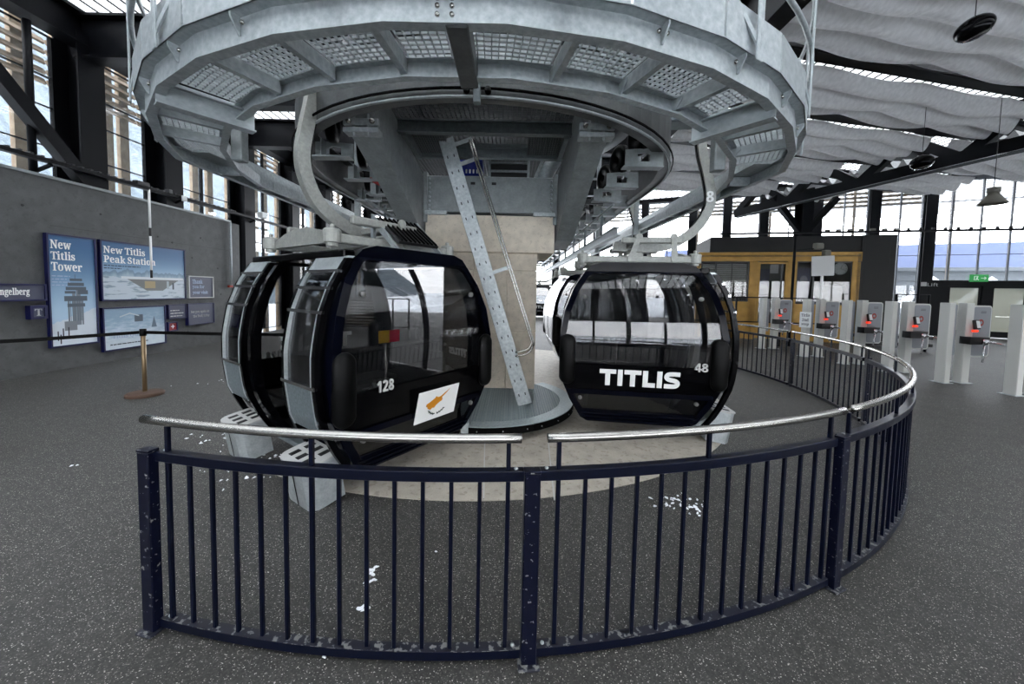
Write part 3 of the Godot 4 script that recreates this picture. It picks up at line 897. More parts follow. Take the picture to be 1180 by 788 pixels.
func build_track() -> void:
	var t := thing("guide_track", "dark steel horseshoe guide track the cabin hangers run along", "track")
	var arc := []
	for k in 37: arc.append(-90.0 + 5.0 * k)
	var zend := -27.0
	var path := horseshoe(TRACK_C, 2.57, 2.57, 3.44, arc, zend)
	var st := ns()
	sweep(st, path, PackedVector2Array([Vector2(-0.14, 0), Vector2(0, 0), Vector2(0, 0.5), Vector2(-0.14, 0.5), Vector2(-0.14, 0.485), Vector2(-0.016, 0.485), Vector2(-0.016, 0.015), Vector2(-0.14, 0.015)]))
	part(t, "track_web", st, M.track)
	st = ns(true); tube(st, path.map(func(p): return p + Vector3(0, -0.012, 0)), 0.014, 8); part(t, "running_rail", st, M.galv)
	st = ns()
	sweep(st, horseshoe(TRACK_C, 2.60, 2.60, 3.44, arc, zend), PackedVector2Array([Vector2(0, 0.03), Vector2(0.012, 0.03), Vector2(0.012, 0.05), Vector2(0, 0.05)])); part(t, "guide_strip", st, M.edge_rubber)
	# front stop fitting
	st = ns(); cbox(st, Vector3(-0.33, 3.47, -3.16), Vector3(0.06, 0.22, 0.06), 0.005); part(t, "front_lug", st, M.galv_dark)
	for x in [-0.42, -0.24]:
		st = ns(true); lathe(st, [Vector2(0, 0.03), Vector2(0.028, 0.03), Vector2(0.028, -0.03), Vector2(0, -0.03)], 12, Transform3D(Basis(Vector3.RIGHT, PI / 2), Vector3(x, 3.47, -3.17))); part(t, "roller", st, M.rubber_black)
	# tyre brackets inside the track: slotted plate and tyre
	var pl := ns()
	frame(pl, PackedVector2Array([Vector2(-0.22, 0), Vector2(0.22, 0), Vector2(0.22, 0.2), Vector2(0.02, 0.2), Vector2(-0.22, 0.18)]), PackedVector2Array([Vector2(-0.08, 0.05), Vector2(0.06, 0.05), Vector2(0.07, 0.12), Vector2(0.02, 0.15), Vector2(-0.08, 0.14)]), -0.012, 0.012)
	box(pl, Vector3(0, 0.0, -0.06), Vector3(0.46, 0.014, 0.14)); box(pl, Vector3(0.1, 0.1, -0.06), Vector3(0.012, 0.2, 0.12))
	var plate := done(pl)
	var ty := ns(true)
	lathe(ty, [Vector2(0.06, 0.05), Vector2(0.17, 0.06), Vector2(0.215, 0.045), Vector2(0.22, 0.02), Vector2(0.22, -0.02), Vector2(0.215, -0.045), Vector2(0.17, -0.06), Vector2(0.06, -0.05), Vector2(0.06, 0.05)], 24)
	var tyre := done(ty)
	var places := []
	for z in [-4.35, -5.2, -6.0]:
		places.append([Vector3(-2.1, 3.36, z), -PI / 2]); places.append([Vector3(1.5, 3.36, z), PI / 2])
	for z in [-6.8, -7.6, -8.4, -9.2, -10.0, -10.8, -11.6]:
		places.append([Vector3(TRACK_C.x - 2.25, 3.46, z), -PI / 2]); places.append([Vector3(TRACK_C.x + 2.25, 3.46, z), PI / 2])
	for q in places:
		var fb := Basis(Vector3.UP, PI if q[1] < 0 else 0.0)
		var b := inst(t, "tyre_bracket", plate, M.steel_gray, Transform3D(fb, q[0] + Vector3(0, -0.08, 0)))
		inst(b, "tyre", tyre, M.rubber_black, Transform3D(Basis(Vector3.BACK, PI / 2) * Basis(Vector3.RIGHT, 0.25), Vector3(-0.02, 0.38, -0.1)))
	# lower rails of the straight legs
	for s in [-1, 1]:
		st = ns(true); cyl(st, Vector3(TRACK_C.x + s * 2.0, 3.22, -6.0), Vector3(TRACK_C.x + s * 1.9, 3.22, -26), 0.022, 8); part(t, "lower_rail", st, M.galv)
		st = ns(); ibeam(st, Vector3(TRACK_C.x + s * 2.25, 2.9, -6.6), Vector3(TRACK_C.x + s * 2.25, 2.9, -26), 0.12, 0.16, 0.014); part(t, "lower_channel", st, M.galv)
		st = ns(); ibeam(st, Vector3(TRACK_C.x + s * 1.5, 3.35, -6.2), Vector3(TRACK_C.x + s * 1.5, 3.35, -26), 0.2, 0.42, 0.02); part(t, "conveyor_beam", st, M.track)
		var z := -7.2
		while z > -25:
			st = ns(); box(st, Vector3(TRACK_C.x + s * 2.1, 3.15, z), Vector3(0.05, 0.5, 0.05)); part(t, "rail_drop", st, M.galv_dark)
			st = ns(); bar(st, Vector3(TRACK_C.x + s * 1.5, 3.55, z), Vector3(TRACK_C.x + s * 2.57, 3.55, z), 0.06, 0.1); part(t, "tie_beam", st, M.track)
			z -= 1.6
	# red valve parts by the brackets
	for q in [Vector3(-1.95, 3.28, -5.2)]:
		st = ns(); cbox(st, q, Vector3(0.16, 0.05, 0.05), 0.01, Basis(Vector3.BACK, -0.5)); part(t, "valve_block", st, M.red_paint)

# ---------------------------------------------------------------- pillar, head, arms, platform
func build_core() -> void:
	var p := thing("concrete_pillar", "beige concrete pillar with wider cap carrying the bull wheel", "pillar", Vector3(-0.365, 0, -5.95))
	var st := ns(); box(st, Vector3(0, 1.2, -0.62), Vector3(1.48, 2.4, 1.2)); part(p, "pillar_core", st, M.pillar)
	for x in [[-0.755, -0.27], [-0.262, 0.27], [0.278, 0.755]]:
		for y in [[0.0, 1.12], [1.128, 2.12], [2.128, 2.4]]:
			st = ns(); cbox(st, Vector3((x[0] + x[1]) / 2, (y[0] + y[1]) / 2, -0.03), Vector3(x[1] - x[0], y[1] - y[0], 0.06), 0.006); part(p, "cast_panel", st, M.pillar)
	st = ns(); cbox(st, Vector3(-0.01, 2.69, -0.6), Vector3(2.05, 0.58, 1.4), 0.012); part(p, "cap", st, M.pillar)

	var h := thing("drive_station", "grey steel drive unit with forked arms on the concrete pillar", "machinery", Vector3(-0.375, 0, -5.85))
	st = ns(); cbox(st, Vector3(0, 3.30, -0.38), Vector3(2.0, 0.56, 0.76), 0.01); part(h, "front_plate", st, M.steel_gray)
	for x in [-0.85, 0.85]:
		st = ns(); cbox(st, Vector3(x, 3.0, -0.1), Vector3(0.34, 0.06, 0.3), 0.005); part(h, "bearing_shoe", st, M.galv)
	for x in [-0.28, 0.05]:
		st = ns(); box(st, Vector3(x, 3.47, 0.001), Vector3(0.07, 0.04, 0.006)); part(h, "slot", st, M.dark_line)
	var bo := ns(true); lathe(bo, [Vector2(0, 0.02), Vector2(0.018, 0.018), Vector2(0.02, 0)], 8, Transform3D(Basis(Vector3.RIGHT, PI / 2), Vector3.ZERO))
	var bolt := done(bo)
	for s in [-1, 1]:
		st = ns(); cbox(st, Vector3(s * 1.02, 3.24, -0.02), Vector3(0.06, 0.78, 0.1), 0.005); var fl := part(h, "side_flange", st, M.steel_gray)
		for k in 9: inst(fl, "flange_bolt", bolt, M.galv, Transform3D(Basis.IDENTITY, Vector3(s * 0.955, 2.98 + 0.068 * k, 0.0)))
		# forked arm: side profile in z/y pushed along x
		st = ns()
		var xf := Transform3D(Basis(Vector3(0, 0, 1), Vector3(0, 1, 0), Vector3(-1, 0, 0)), Vector3(s * 1.2 + 0.13, 0, 0))
		prism(st, PackedVector2Array([Vector2(2.0, 3.40), Vector2(1.86, 3.36), Vector2(1.2, 3.14), Vector2(0.3, 2.78), Vector2(-0.1, 2.62), Vector2(-0.8, 2.56), Vector2(-0.8, 3.56), Vector2(0.1, 3.62), Vector2(1.4, 3.86), Vector2(2.0, 3.92)]), 0.0, 0.27, xf)
		var arm := part(h, "fork_arm", st, M.steel_gray)
		st = ns(); cbox(st, Vector3(s * 1.2, 3.40, 1.98), Vector3(0.36, 0.05, 0.14), 0.006); cbox(st, Vector3(s * 1.2, 3.48, 2.02), Vector3(0.36, 0.07, 0.05), 0.006)
		var cl := part(arm, "clamp", st, M.galv)
		for x in [-0.12, 0.12]:
			inst(cl, "clamp_bolt", bolt, M.stainless, Transform3D(Basis.from_scale(Vector3.ONE * 1.4), Vector3(s * 1.2 + x, 3.48, 2.045)))
			st = ns(); cyl(st, Vector3(s * 1.2 + x * 0.6, 3.34, 2.03), Vector3(s * 1.2 + x * 0.6, 3.56, 2.03), 0.012, 6); part(cl, "stud", st, M.galv)
	for q in [[1.25, 3.78, 2.16, 0.10, 0.15], [0.45, 3.77, 2.12, 0.10, 0.15], [0.18, 4.05, 1.5, 0.03, 0.2]]:
		st = ns()
		if q[3] > 0.05: ibeam(st, Vector3(-q[2] / 2, q[1], q[0]), Vector3(q[2] / 2, q[1], q[0]), q[3], q[4], 0.014)
		else: cbox(st, Vector3(0.2, q[1], q[0]), Vector3(q[2], q[4], q[3]), 0.004)
		part(h, "cross_beam", st, M.galv_dark)
	for s in [-1, 1]:
		st = ns(); bar(st, Vector3(s * 1.0, 3.72, 1.25), Vector3(s * 1.0, 3.72, 0.45), 0.06, 0.1); part(h, "side_beam", st, M.galv_dark)
		st = ns()
		for k in 14: bar(st, Vector3(s * (0.55 + 0.032 * k), 3.80, 1.2), Vector3(s * (0.55 + 0.032 * k), 3.74, 0.5), 0.006, 0.03)
		for k in 12: bar(st, Vector3(s * 0.54, 3.80 - 0.005 * k, 1.2 - 0.06 * k), Vector3(s * 0.98, 3.80 - 0.005 * k, 1.2 - 0.06 * k), 0.006, 0.03)
		part(h, "deck_grating", st, M.track)
	# upper deck grating inside the track
	st = ns()
	for k in 56: bar(st, Vector3(-1.65 + 0.06 * k, 4.02, 2.3), Vector3(-1.65 + 0.06 * k, 4.02, -2.0), 0.007, 0.03)
	for k in 72: bar(st, Vector3(-1.65, 4.02, 2.3 - 0.06 * k), Vector3(1.65, 4.02, 2.3 - 0.06 * k), 0.007, 0.03)
	part(h, "upper_grating", st, M.track)
	# bull wheel above
	st = ns(true)
	lathe(st, [Vector2(1.75, 4.3), Vector2(2.2, 4.3), Vector2(2.25, 4.42), Vector2(2.2, 4.54), Vector2(1.75, 4.54), Vector2(1.75, 4.3)], 48, Transform3D(Basis.IDENTITY, Vector3(-0.03, 0, 0.05))); part(h, "bull_wheel_rim", st, M.track)
	for k in 6:
		var a := TAU * k / 6
		st = ns(); bar(st, Vector3(-0.03, 4.42, 0.05), Vector3(-0.03 + 1.8 * cos(a), 4.42, 0.05 + 1.8 * sin(a)), 0.14, 0.1); part(h, "wheel_spoke", st, M.steel_gray)
	# motor and rack seen through the gap
	var m := thing("drive_motor", "blue ribbed electric motor seen above the steel head", "motor", Vector3(-0.80, 3.60, -6.5))
	st = ns(true); tube(st, [Vector3(-0.24, 0.34, 0), Vector3(0.24, 0.34, 0)], 0.2, 20); part(m, "motor_body", st, M.motor_blue)
	for k in 9:
		st = ns(true); tube(st, [Vector3(-0.22 + 0.05 * k, 0.34, 0), Vector3(-0.208 + 0.05 * k, 0.34, 0)], 0.215, 20); part(m, "cooling_fin", st, M.motor_blue)
	st = ns(); cbox(st, Vector3(0, 0.07, 0), Vector3(0.4, 0.14, 0.3), 0.01); part(m, "foot", st, M.steel_gray)
	for k in 4:
		st = ns(); box(st, Vector3(-0.02 + 0.06 * k, 0.2, 0.19), Vector3(0.025, 0.06, 0.02)); part(m, "terminal", st, M.white_print)
	var rk := thing("control_rack", "light grey rack of horizontal bars beside the blue motor", "rack", Vector3(-0.1, 3.6, -6.45))
	for y in [0.22, 0.36, 0.5]:
		st = ns(); box(st, Vector3(0, y, 0.12), Vector3(0.68, 0.035, 0.03)); part(rk, "rack_bar", st, M.galv)
	for x in [-0.33, 0.33]:
		st = ns(); box(st, Vector3(x, 0.3, 0.12), Vector3(0.04, 0.6, 0.04)); part(rk, "rack_post", st, M.galv)
	st = ns(); cbox(st, Vector3(0, 0.3, -0.1), Vector3(0.64, 0.56, 0.3), 0.01); part(rk, "rack_body", st, M.inner_gray)
	var gb := thing("gear_cylinder", "slanting galvanised cylinder beside the rack above the head", "machinery", Vector3(0.55, 3.6, -6.4))
	st = ns(true); tube(st, [Vector3(-0.1, 0.05, 0), Vector3(0.15, 0.5, 0)], 0.13, 16); part(gb, "drum", st, M.galv)
	st = ns(); bar(st, Vector3(-0.25, 0.0, 0.05), Vector3(-0.05, 0.5, 0.05), 0.05, 0.05); part(gb, "stay", st, M.galv)
	for y in [0.12, 0.3, 0.46]:
		st = ns(); cbox(st, Vector3(0.42, y, 0), Vector3(0.16, 0.1, 0.2), 0.01); part(gb, "valve", st, M.galv_dark)

	# round platform at the pillar foot
	var pf := thing("round_platform", "round galvanised grating platform with black rubber edge at pillar foot", "platform", Vector3(-0.338, 0, -5.468))
	st = ns(true)
	var segs := [[-62.0, -12.0], [-6.5, 30.0], [30.3, 66.0], [66.3, 100.0], [100.3, 135.0], [-135.0, -100.3], [-100.0, -62.3]]
	for sg in segs:
		st = ns()
		var n := 8
		var path := []
		for k in n + 1: 
			var a := deg_to_rad(lerpf(sg[0], sg[1], float(k) / n))
			path.append(Vector3(1.27 * sin(a), 0.2, 1.27 * cos(a)))
		sweep(st, path, PackedVector2Array([Vector2(-0.19, -0.012), Vector2(0, -0.012), Vector2(0, 0), Vector2(-0.19, 0)])); part(pf, "rim_plate", st, M.aged_zinc)
		st = ns(); sweep(st, path, PackedVector2Array([Vector2(-0.05, -0.095), Vector2(0.012, -0.095), Vector2(0.012, -0.008), Vector2(-0.05, -0.014)])); var eb := part(pf, "edge_strip", st, M.edge_rubber)
		for k in range(1, n, 3):
			inst(eb, "screw", bolt, M.galv, Transform3D(Basis(Vector3.UP, atan2(path[k].x, path[k].z)) * Basis.from_scale(Vector3.ONE * 0.35), path[k] * Vector3(1.012, 0, 1.012) + Vector3(0, 0.15, 0)))
	st = ns()
	var x := -1.06
	while x <= 1.06:
		var d := sqrt(maxf(0.0, 1.1 * 1.1 - x * x))
		bar(st, Vector3(x, 0.185, -d), Vector3(x, 0.185, d), 0.006, 0.025)
		bar(st, Vector3(-d, 0.185, x), Vector3(d, 0.185, x), 0.006, 0.02)
		x += 0.034
	part(pf, "grating", st, M.aged_zinc)
	st = ns(true); lathe(st, [Vector2(0, 0.165), Vector2(1.1, 0.165), Vector2(1.1, 0.15), Vector2(0, 0.15)], 40); part(pf, "base_plate", st, M.galv_dark)
	for a in [-40, 0, 40, 80, 120, -80, -120]:
		st = ns(); cbox(st, Vector3(1.0 * sin(deg_to_rad(a)), 0.076, 1.0 * cos(deg_to_rad(a))), Vector3(0.06, 0.148, 0.06), 0.004); part(pf, "leg", st, M.galv_dark)
	var a2 := deg_to_rad(-9.2)
	st = ns(); cbox(st, Vector3(1.2 * sin(a2), 0.14, 1.2 * cos(a2)), Vector3(0.09, 0.18, 0.1), 0.004); part(pf, "gap_bracket", st, M.galv)
	st = ns(); box(st, Vector3(-0.24, 0.27, 0.35), Vector3(0.03, 0.14, 1.2)); part(pf, "bracket_arm", st, M.galv_dark)

	# leaning perforated ladder rail
	var ld := thing("ladder_rail", "long perforated galvanised ladder rail leaning from platform to drive head", "ladder")
	var lo := Vector3(0.21, 0.215, -5.06); var hi := Vector3(-0.93, 3.80, -5.0)
	st = ns()
	var t := (hi - lo).normalized()
	var side := t.cross(Vector3.BACK).normalized()
	var bs := Basis(side, t, side.cross(t))
	cbox(st, (lo + hi) / 2, Vector3(0.20, (hi - lo).length(), 0.035), 0.004, bs); part(ld, "rail_plate", st, M.galv)
	for k in 17:
		for u in [-0.045, 0.045]:
			st = ns(); box(st, lo.lerp(hi, 0.04 + 0.056 * k) + bs * Vector3(u, 0, 0.0195), Vector3(0.015, 0.036, 0.004), bs); part(ld, "perforation", st, M.inner_gray)
	for f in [0.50, 0.90, 0.97]:
		var q := lo.lerp(hi, f)
		st = ns(); bar(st, q + bs * Vector3(0, 0, 0.01), Vector3(lerpf(0.29, -0.62, clampf((q.y - 1.05) / 2.75, 0, 1)), q.y + 0.12, -5.0), 0.02, 0.05); part(ld, "rail_bracket", st, M.galv)
	for o in [0.0, 0.035]:
		st = ns(true)
		tube(st, smooth_path([Vector3(-0.62 + o, 3.8, -5.0), Vector3(-0.17 + o, 2.44, -5.0), Vector3(0.24 + o * 0.8, 1.22, -5.0), Vector3(0.27 + o * 0.6, 1.08 - o, -5.0), Vector3(0.22, 1.0 - o * 1.6, -5.0), Vector3(0.06, 0.95 - o * 1.6, -5.02)], 4), 0.014, 8); part(ld, "grab_rail", st, M.stainless)

# ---------------------------------------------------------------- cabins
# cabin axes: x away from the wheel (door side), y up, z along the rope
const SIDE := [Vector2(0.60, 0.19), Vector2(0.69, 0.24), Vector2(0.83, 0.48), Vector2(0.93, 0.72), Vector2(0.965, 1.0), Vector2(0.965, 1.28), Vector2(0.915, 1.58), Vector2(0.82, 1.84), Vector2(0.69, 2.05), Vector2(0.60, 2.11)]

func side_r(y: float) -> float:
	for k in SIDE.size() - 1:
		if y <= SIDE[k + 1].y: return lerpf(SIDE[k].x, SIDE[k + 1].x, clampf((y - SIDE[k].y) / (SIDE[k + 1].y - SIDE[k].y), 0, 1))
	return SIDE[-1].x

func shell_poly(s: int, y0: float, y1: float, o: float, i: float, n := 10) -> PackedVector2Array:
	var a := PackedVector2Array(); var b := PackedVector2Array()
	for k in n + 1:
		var y := lerpf(y0, y1, float(k) / n)
		a.append(Vector2(s * (side_r(y) + o), y)); b.append(Vector2(s * (side_r(y) + i), y))
	b.reverse()
	a.append_array(b)
	return a

func outline() -> PackedVector2Array:
	var p := PackedVector2Array()
	for q in SIDE: p.append(q)
	for k in range(SIDE.size() - 1, -1, -1): p.append(Vector2(-SIDE[k].x, SIDE[k].y))
	return p

# the cabin ends bulge outwards at the waist
func bulge(y: float) -> float:
	return 0.15 * (1.0 - pow((y - 1.12) / 0.95, 2.0))

# sheet across an end between two heights, following the bulge
func end_sheet(st: SurfaceTool, e: int, y0: float, y1: float, ins: float, z0: float, z1: float, n := 8) -> void:
	for k in n:
		var ya := lerpf(y0, y1, float(k) / n); var yb := lerpf(y0, y1, float(k + 1) / n)
		var ra := side_r(ya) - ins; var rb := side_r(yb) - ins
		for s in [0, 1]:
			var za: float = e * ((z1 if s else z0) + bulge(ya)); var zb: float = e * ((z1 if s else z0) + bulge(yb))
			var o := Vector3(0, (ya + yb) / 2, e * ((z0 if s else z1) + bulge(ya)))
			quad_out(st, Vector3(-ra, ya, za), Vector3(ra, ya, za), Vector3(rb, yb, zb), Vector3(-rb, yb, zb), o)

func end_frame(st: SurfaceTool, e: int, o: PackedVector2Array, i: PackedVector2Array, z0: float, z1: float) -> void:
	var n := o.size()
	for k in n:
		var j := (k + 1) % n
		var f := func(p: Vector2, z: float) -> Vector3: return Vector3(p.x, p.y, e * z)
		var b := func(p: Vector2) -> Vector3: return Vector3(p.x, p.y, e * (z1 + bulge(p.y)))
		var c: Vector3 = Vector3((o[k].x + i[k].x) / 2, (o[k].y + i[k].y) / 2, e * (z0 + z1) / 2)
		quad_out(st, b.call(o[k]), b.call(o[j]), b.call(i[j]), b.call(i[k]), c)
		quad_out(st, f.call(o[k], z0), f.call(o[j], z0), f.call(i[j], z0), f.call(i[k], z0), c)
		quad_out(st, f.call(o[k], z0), f.call(o[j], z0), b.call(o[j]), b.call(o[k]), c)
		quad_out(st, f.call(i[k], z0), f.call(i[j], z0), b.call(i[j]), b.call(i[k]), Vector3(o[k].x, o[k].y, c.z))

# wide bold capitals, cut as outlines: T I T L I S
func brand_lettering(st: SurfaceTool, w: float, h: float, d: float) -> void:
	var k := w / 0.882; var t := 0.056 * k; var u := 0.052
	var x := -w / 2
	for ch in "TITLIS":
		var cw: float = {"T": 0.19, "I": 0.056, "L": 0.14, "S": 0.18}[ch] * k
		match ch:
			"T":
				prism(st, PackedVector2Array([Vector2(x, h / 2), Vector2(x, h / 2 - u), Vector2(x + (cw - t) / 2, h / 2 - u), Vector2(x + (cw - t) / 2, -h / 2), Vector2(x + (cw + t) / 2, -h / 2), Vector2(x + (cw + t) / 2, h / 2 - u), Vector2(x + cw, h / 2 - u), Vector2(x + cw, h / 2)]), 0, d)
			"I":
				prism(st, PackedVector2Array([Vector2(x, -h / 2), Vector2(x + cw, -h / 2), Vector2(x + cw, h / 2), Vector2(x, h / 2)]), 0, d)
			"L":
				prism(st, PackedVector2Array([Vector2(x, -h / 2), Vector2(x + cw, -h / 2), Vector2(x + cw, -h / 2 + u), Vector2(x + t, -h / 2 + u), Vector2(x + t, h / 2), Vector2(x, h / 2)]), 0, d)
			"S":
				var p := []
				for q in [[0.97, 0.87], [0.55, 0.875], [0.26, 0.84], [0.15, 0.69], [0.27, 0.55], [0.73, 0.45], [0.85, 0.31], [0.74, 0.16], [0.45, 0.125], [0.03, 0.13]]: p.append(Vector2(x + q[0] * cw, -h / 2 + q[1] * h))
				prism(st, ribbon(smooth_path(p, 3), u * 0.98, u * 0.98), 0, d)
		x += cw + 0.0192 * k

func build_cabin_body(o: Node3D, door_out := 0.0, lettered := true) -> void:
	var out := outline()
	var inn := inset(out, 0.072)
	for e in [-1, 1]:
		var st := ns(); end_frame(st, e, out, inn, 0.80, 0.95); part(o, "end_frame", st, M.navy_gloss)
		var face := Basis(Vector3.UP, 0.0 if e > 0 else PI)
		st = ns(true); end_sheet(st, e, 0.925, 2.06, 0.055, 0.915, 0.928, 14); var ew := part(o, "end_window", st, M.smoke_glass)
		for x in [-0.68, 0.66]:
			var zk: float = 0.928 + bulge(1.745)
			st = ns(true); cyl(st, Vector3(x, 1.745, e * zk), Vector3(x, 1.745, e * (zk + 0.025)), 0.026, 14); part(ew, "window_knob", st, M.knob)
		st = ns(); end_sheet(st, e, 0.615, 0.93, 0.02, 0.88, 0.952, 4); part(o, "waist_panel", st, M.black_gloss)
		st = ns(); bar(st, Vector3(-0.82, 0.59, e * (0.95 + bulge(0.59))), Vector3(0.82, 0.59, e * (0.95 + bulge(0.59))), 0.05, 0.055); part(o, "waist_moulding", st, M.navy_gloss)
		st = ns(); end_sheet(st, e, 0.34, 0.61, 0.05, 0.915, 0.928, 4); var lw := part(o, "lower_window", st, M.dark_glass)
		for x in [-0.70, 0.66]:
			var zk: float = 0.928 + bulge(0.5)
			st = ns(true); cyl(st, Vector3(x, 0.50, e * zk), Vector3(x, 0.50, e * (zk + 0.025)), 0.024, 12); part(lw, "window_knob", st, M.knob)
		st = ns(); end_sheet(st, e, 0.19, 0.35, 0.0, 0.86, 0.935, 2); part(o, "sill_panel", st, M.navy_gloss)
		for y in [0.215, 0.258, 0.302]:
			st = ns(); cbox(st, Vector3(0, y, e * (0.945 + bulge(y))), Vector3(1.24 + (y - 0.2) * 1.2, 0.024, 0.035), 0.006); part(o, "sill_rib", st, M.navy_gloss)
		if e > 0 or lettered:
			st = ns(); brand_lettering(st, 0.90, 0.20, 0.01)
			var bl := part(o, "lettering", st, M.white_print)
			bl.transform = Transform3D(face * Basis(Vector3.RIGHT, 0.11), Vector3(-0.03 * e, 0.785, e * (0.954 + bulge(0.785))))
			if not lettered:
				st = ns(); brand_lettering(st, 0.90, 0.20, 0.004)
				bl = part(o, "lettering", st, M.white_print)
				bl.transform = Transform3D(face, Vector3(-0.03 * e, 1.08, e * (0.90 + bulge(1.08))))
		for s in [-1, 1]:
			st = ns(true)
			var prof := []
			for k in 17:
				var a := -PI / 2 + PI * k / 16
				prof.append(Vector2(0.105 * cos(a), 0.20 * signf(sin(a)) * (1.0 if absf(sin(a)) > 0.05 else 0.0) + 0.105 * sin(a)))
			lathe(st, prof, 16, Transform3D(Basis.from_scale(Vector3(0.95, 1, 0.6)), Vector3(s * 0.868, 0.985, e * 1.095))); part(o, "bumper", st, M.rubber_black)
	var st := ns(); box(st, Vector3(0, 0.205, 0), Vector3(1.24, 0.06, 1.8)); part(o, "cabin_floor", st, M.inner_gray)
	st = ns(); prism(st, PackedVector2Array([Vector2(-0.68, 2.06), Vector2(0.68, 2.06), Vector2(0.61, 2.13), Vector2(0.48, 2.17), Vector2(-0.48, 2.17), Vector2(-0.61, 2.13)]), -0.955, 0.955); part(o, "roof", st, M.navy_gloss)
	# inner side wall
	st = ns(); prism(st, shell_poly(-1, 0.22, 0.72, 0.0, -0.03), -0.9, 0.9); part(o, "side_panel", st, M.navy_gloss)
	for z in [[-0.86, -0.03], [0.03, 0.86]]:
		st = ns(); prism(st, shell_poly(-1, 0.72, 2.05, -0.005, -0.02), z[0], z[1]); part(o, "side_window", st, M.smoke_glass)
	st = ns(); prism(st, shell_poly(-1, 0.72, 2.05, 0.0, -0.05), -0.03, 0.03); part(o, "side_pillar", st, M.navy_gloss)
	# door side: fixed leaves each side of the opening
	for s in [-1, 1]:
		var za := minf(0.38 * s, 0.86 * s); var zb := maxf(0.38 * s, 0.86 * s)
		st = ns(); prism(st, shell_poly(1, 0.22, 0.72, 0.0, -0.03), za, zb); part(o, "side_panel", st, M.navy_gloss)
		st = ns(); prism(st, shell_poly(1, 0.72, 2.02, -0.005, -0.02), za, zb); part(o, "side_window", st, M.smoke_glass)
		st = ns(); prism(st, shell_poly(1, 0.2, 2.05, 0.012, -0.06), minf(0.36 * s, 0.42 * s), maxf(0.36 * s, 0.42 * s)); part(o, "door_pillar", st, M.black_gloss)
	st = ns(); cbox(st, Vector3(0.72, 2.08, 0), Vector3(0.10, 0.07, 1.86), 0.01); part(o, "door_track", st, M.black_gloss)
	st = ns(); cbox(st, Vector3(0.66, 0.18, 0), Vector3(0.12, 0.05, 1.86), 0.01); part(o, "door_sill", st, M.galv_dark)
	# benches
	for e in [-1, 1]:
		st = ns(); cbox(st, Vector3(-0.05, 0.58, e * 0.62), Vector3(1.45, 0.06, 0.42), 0.015); var bn := part(o, "bench", st, M.seat_dark)
		for x in [-0.6, 0.5]:
			st = ns(); bar(st, Vector3(x, 0.25, e * 0.5), Vector3(x, 0.56, e * 0.78), 0.05, 0.02); part(bn, "bench_strut", st, M.galv)
	st = ns(true); cyl(st, Vector3(-0.1, 0.24, -0.28), Vector3(-0.1, 1.2, -0.28), 0.016, 8); part(o, "grab_pole", st, M.stainless)
	build_doors(o, door_out)
	# suspension frame on the roof
	for e in [-1, 1]:
		st = ns(); cbox(st, Vector3(0, 2.235, e * 0.62), Vector3(1.36, 0.085, 0.09), 0.012); part(o, "roof_crossbeam", st, M.hanger_steel)
		st = ns()
		prism(st, PackedVector2Array([Vector2(-0.66, 2.20), Vector2(0.66, 2.20), Vector2(0.62, 2.25), Vector2(0.35, 2.33), Vector2(0.12, 2.37), Vector2(-0.12, 2.37), Vector2(-0.35, 2.33), Vector2(-0.62, 2.25)]), -0.025, 0.025, Transform3D(Basis(Vector3.UP, PI / 2), Vector3(e * 0.66, 0, 0))); part(o, "roof_side_plate", st, M.hanger_steel)
		for s in [-1, 1]:
			st = ns()
			lathe(st, [Vector2(0, 2.16), Vector2(0.05, 2.16), Vector2(0.05, 2.19), Vector2(0.075, 2.195), Vector2(0.075, 2.30), Vector2(0.06, 2.315), Vector2(0.02, 2.32), Vector2(0.02, 2.35), Vector2(0, 2.36)], 16, Transform3D(Basis.IDENTITY, Vector3(s * 0.70, 0, e * 0.62))); part(o, "damper", st, M.hanger_steel)

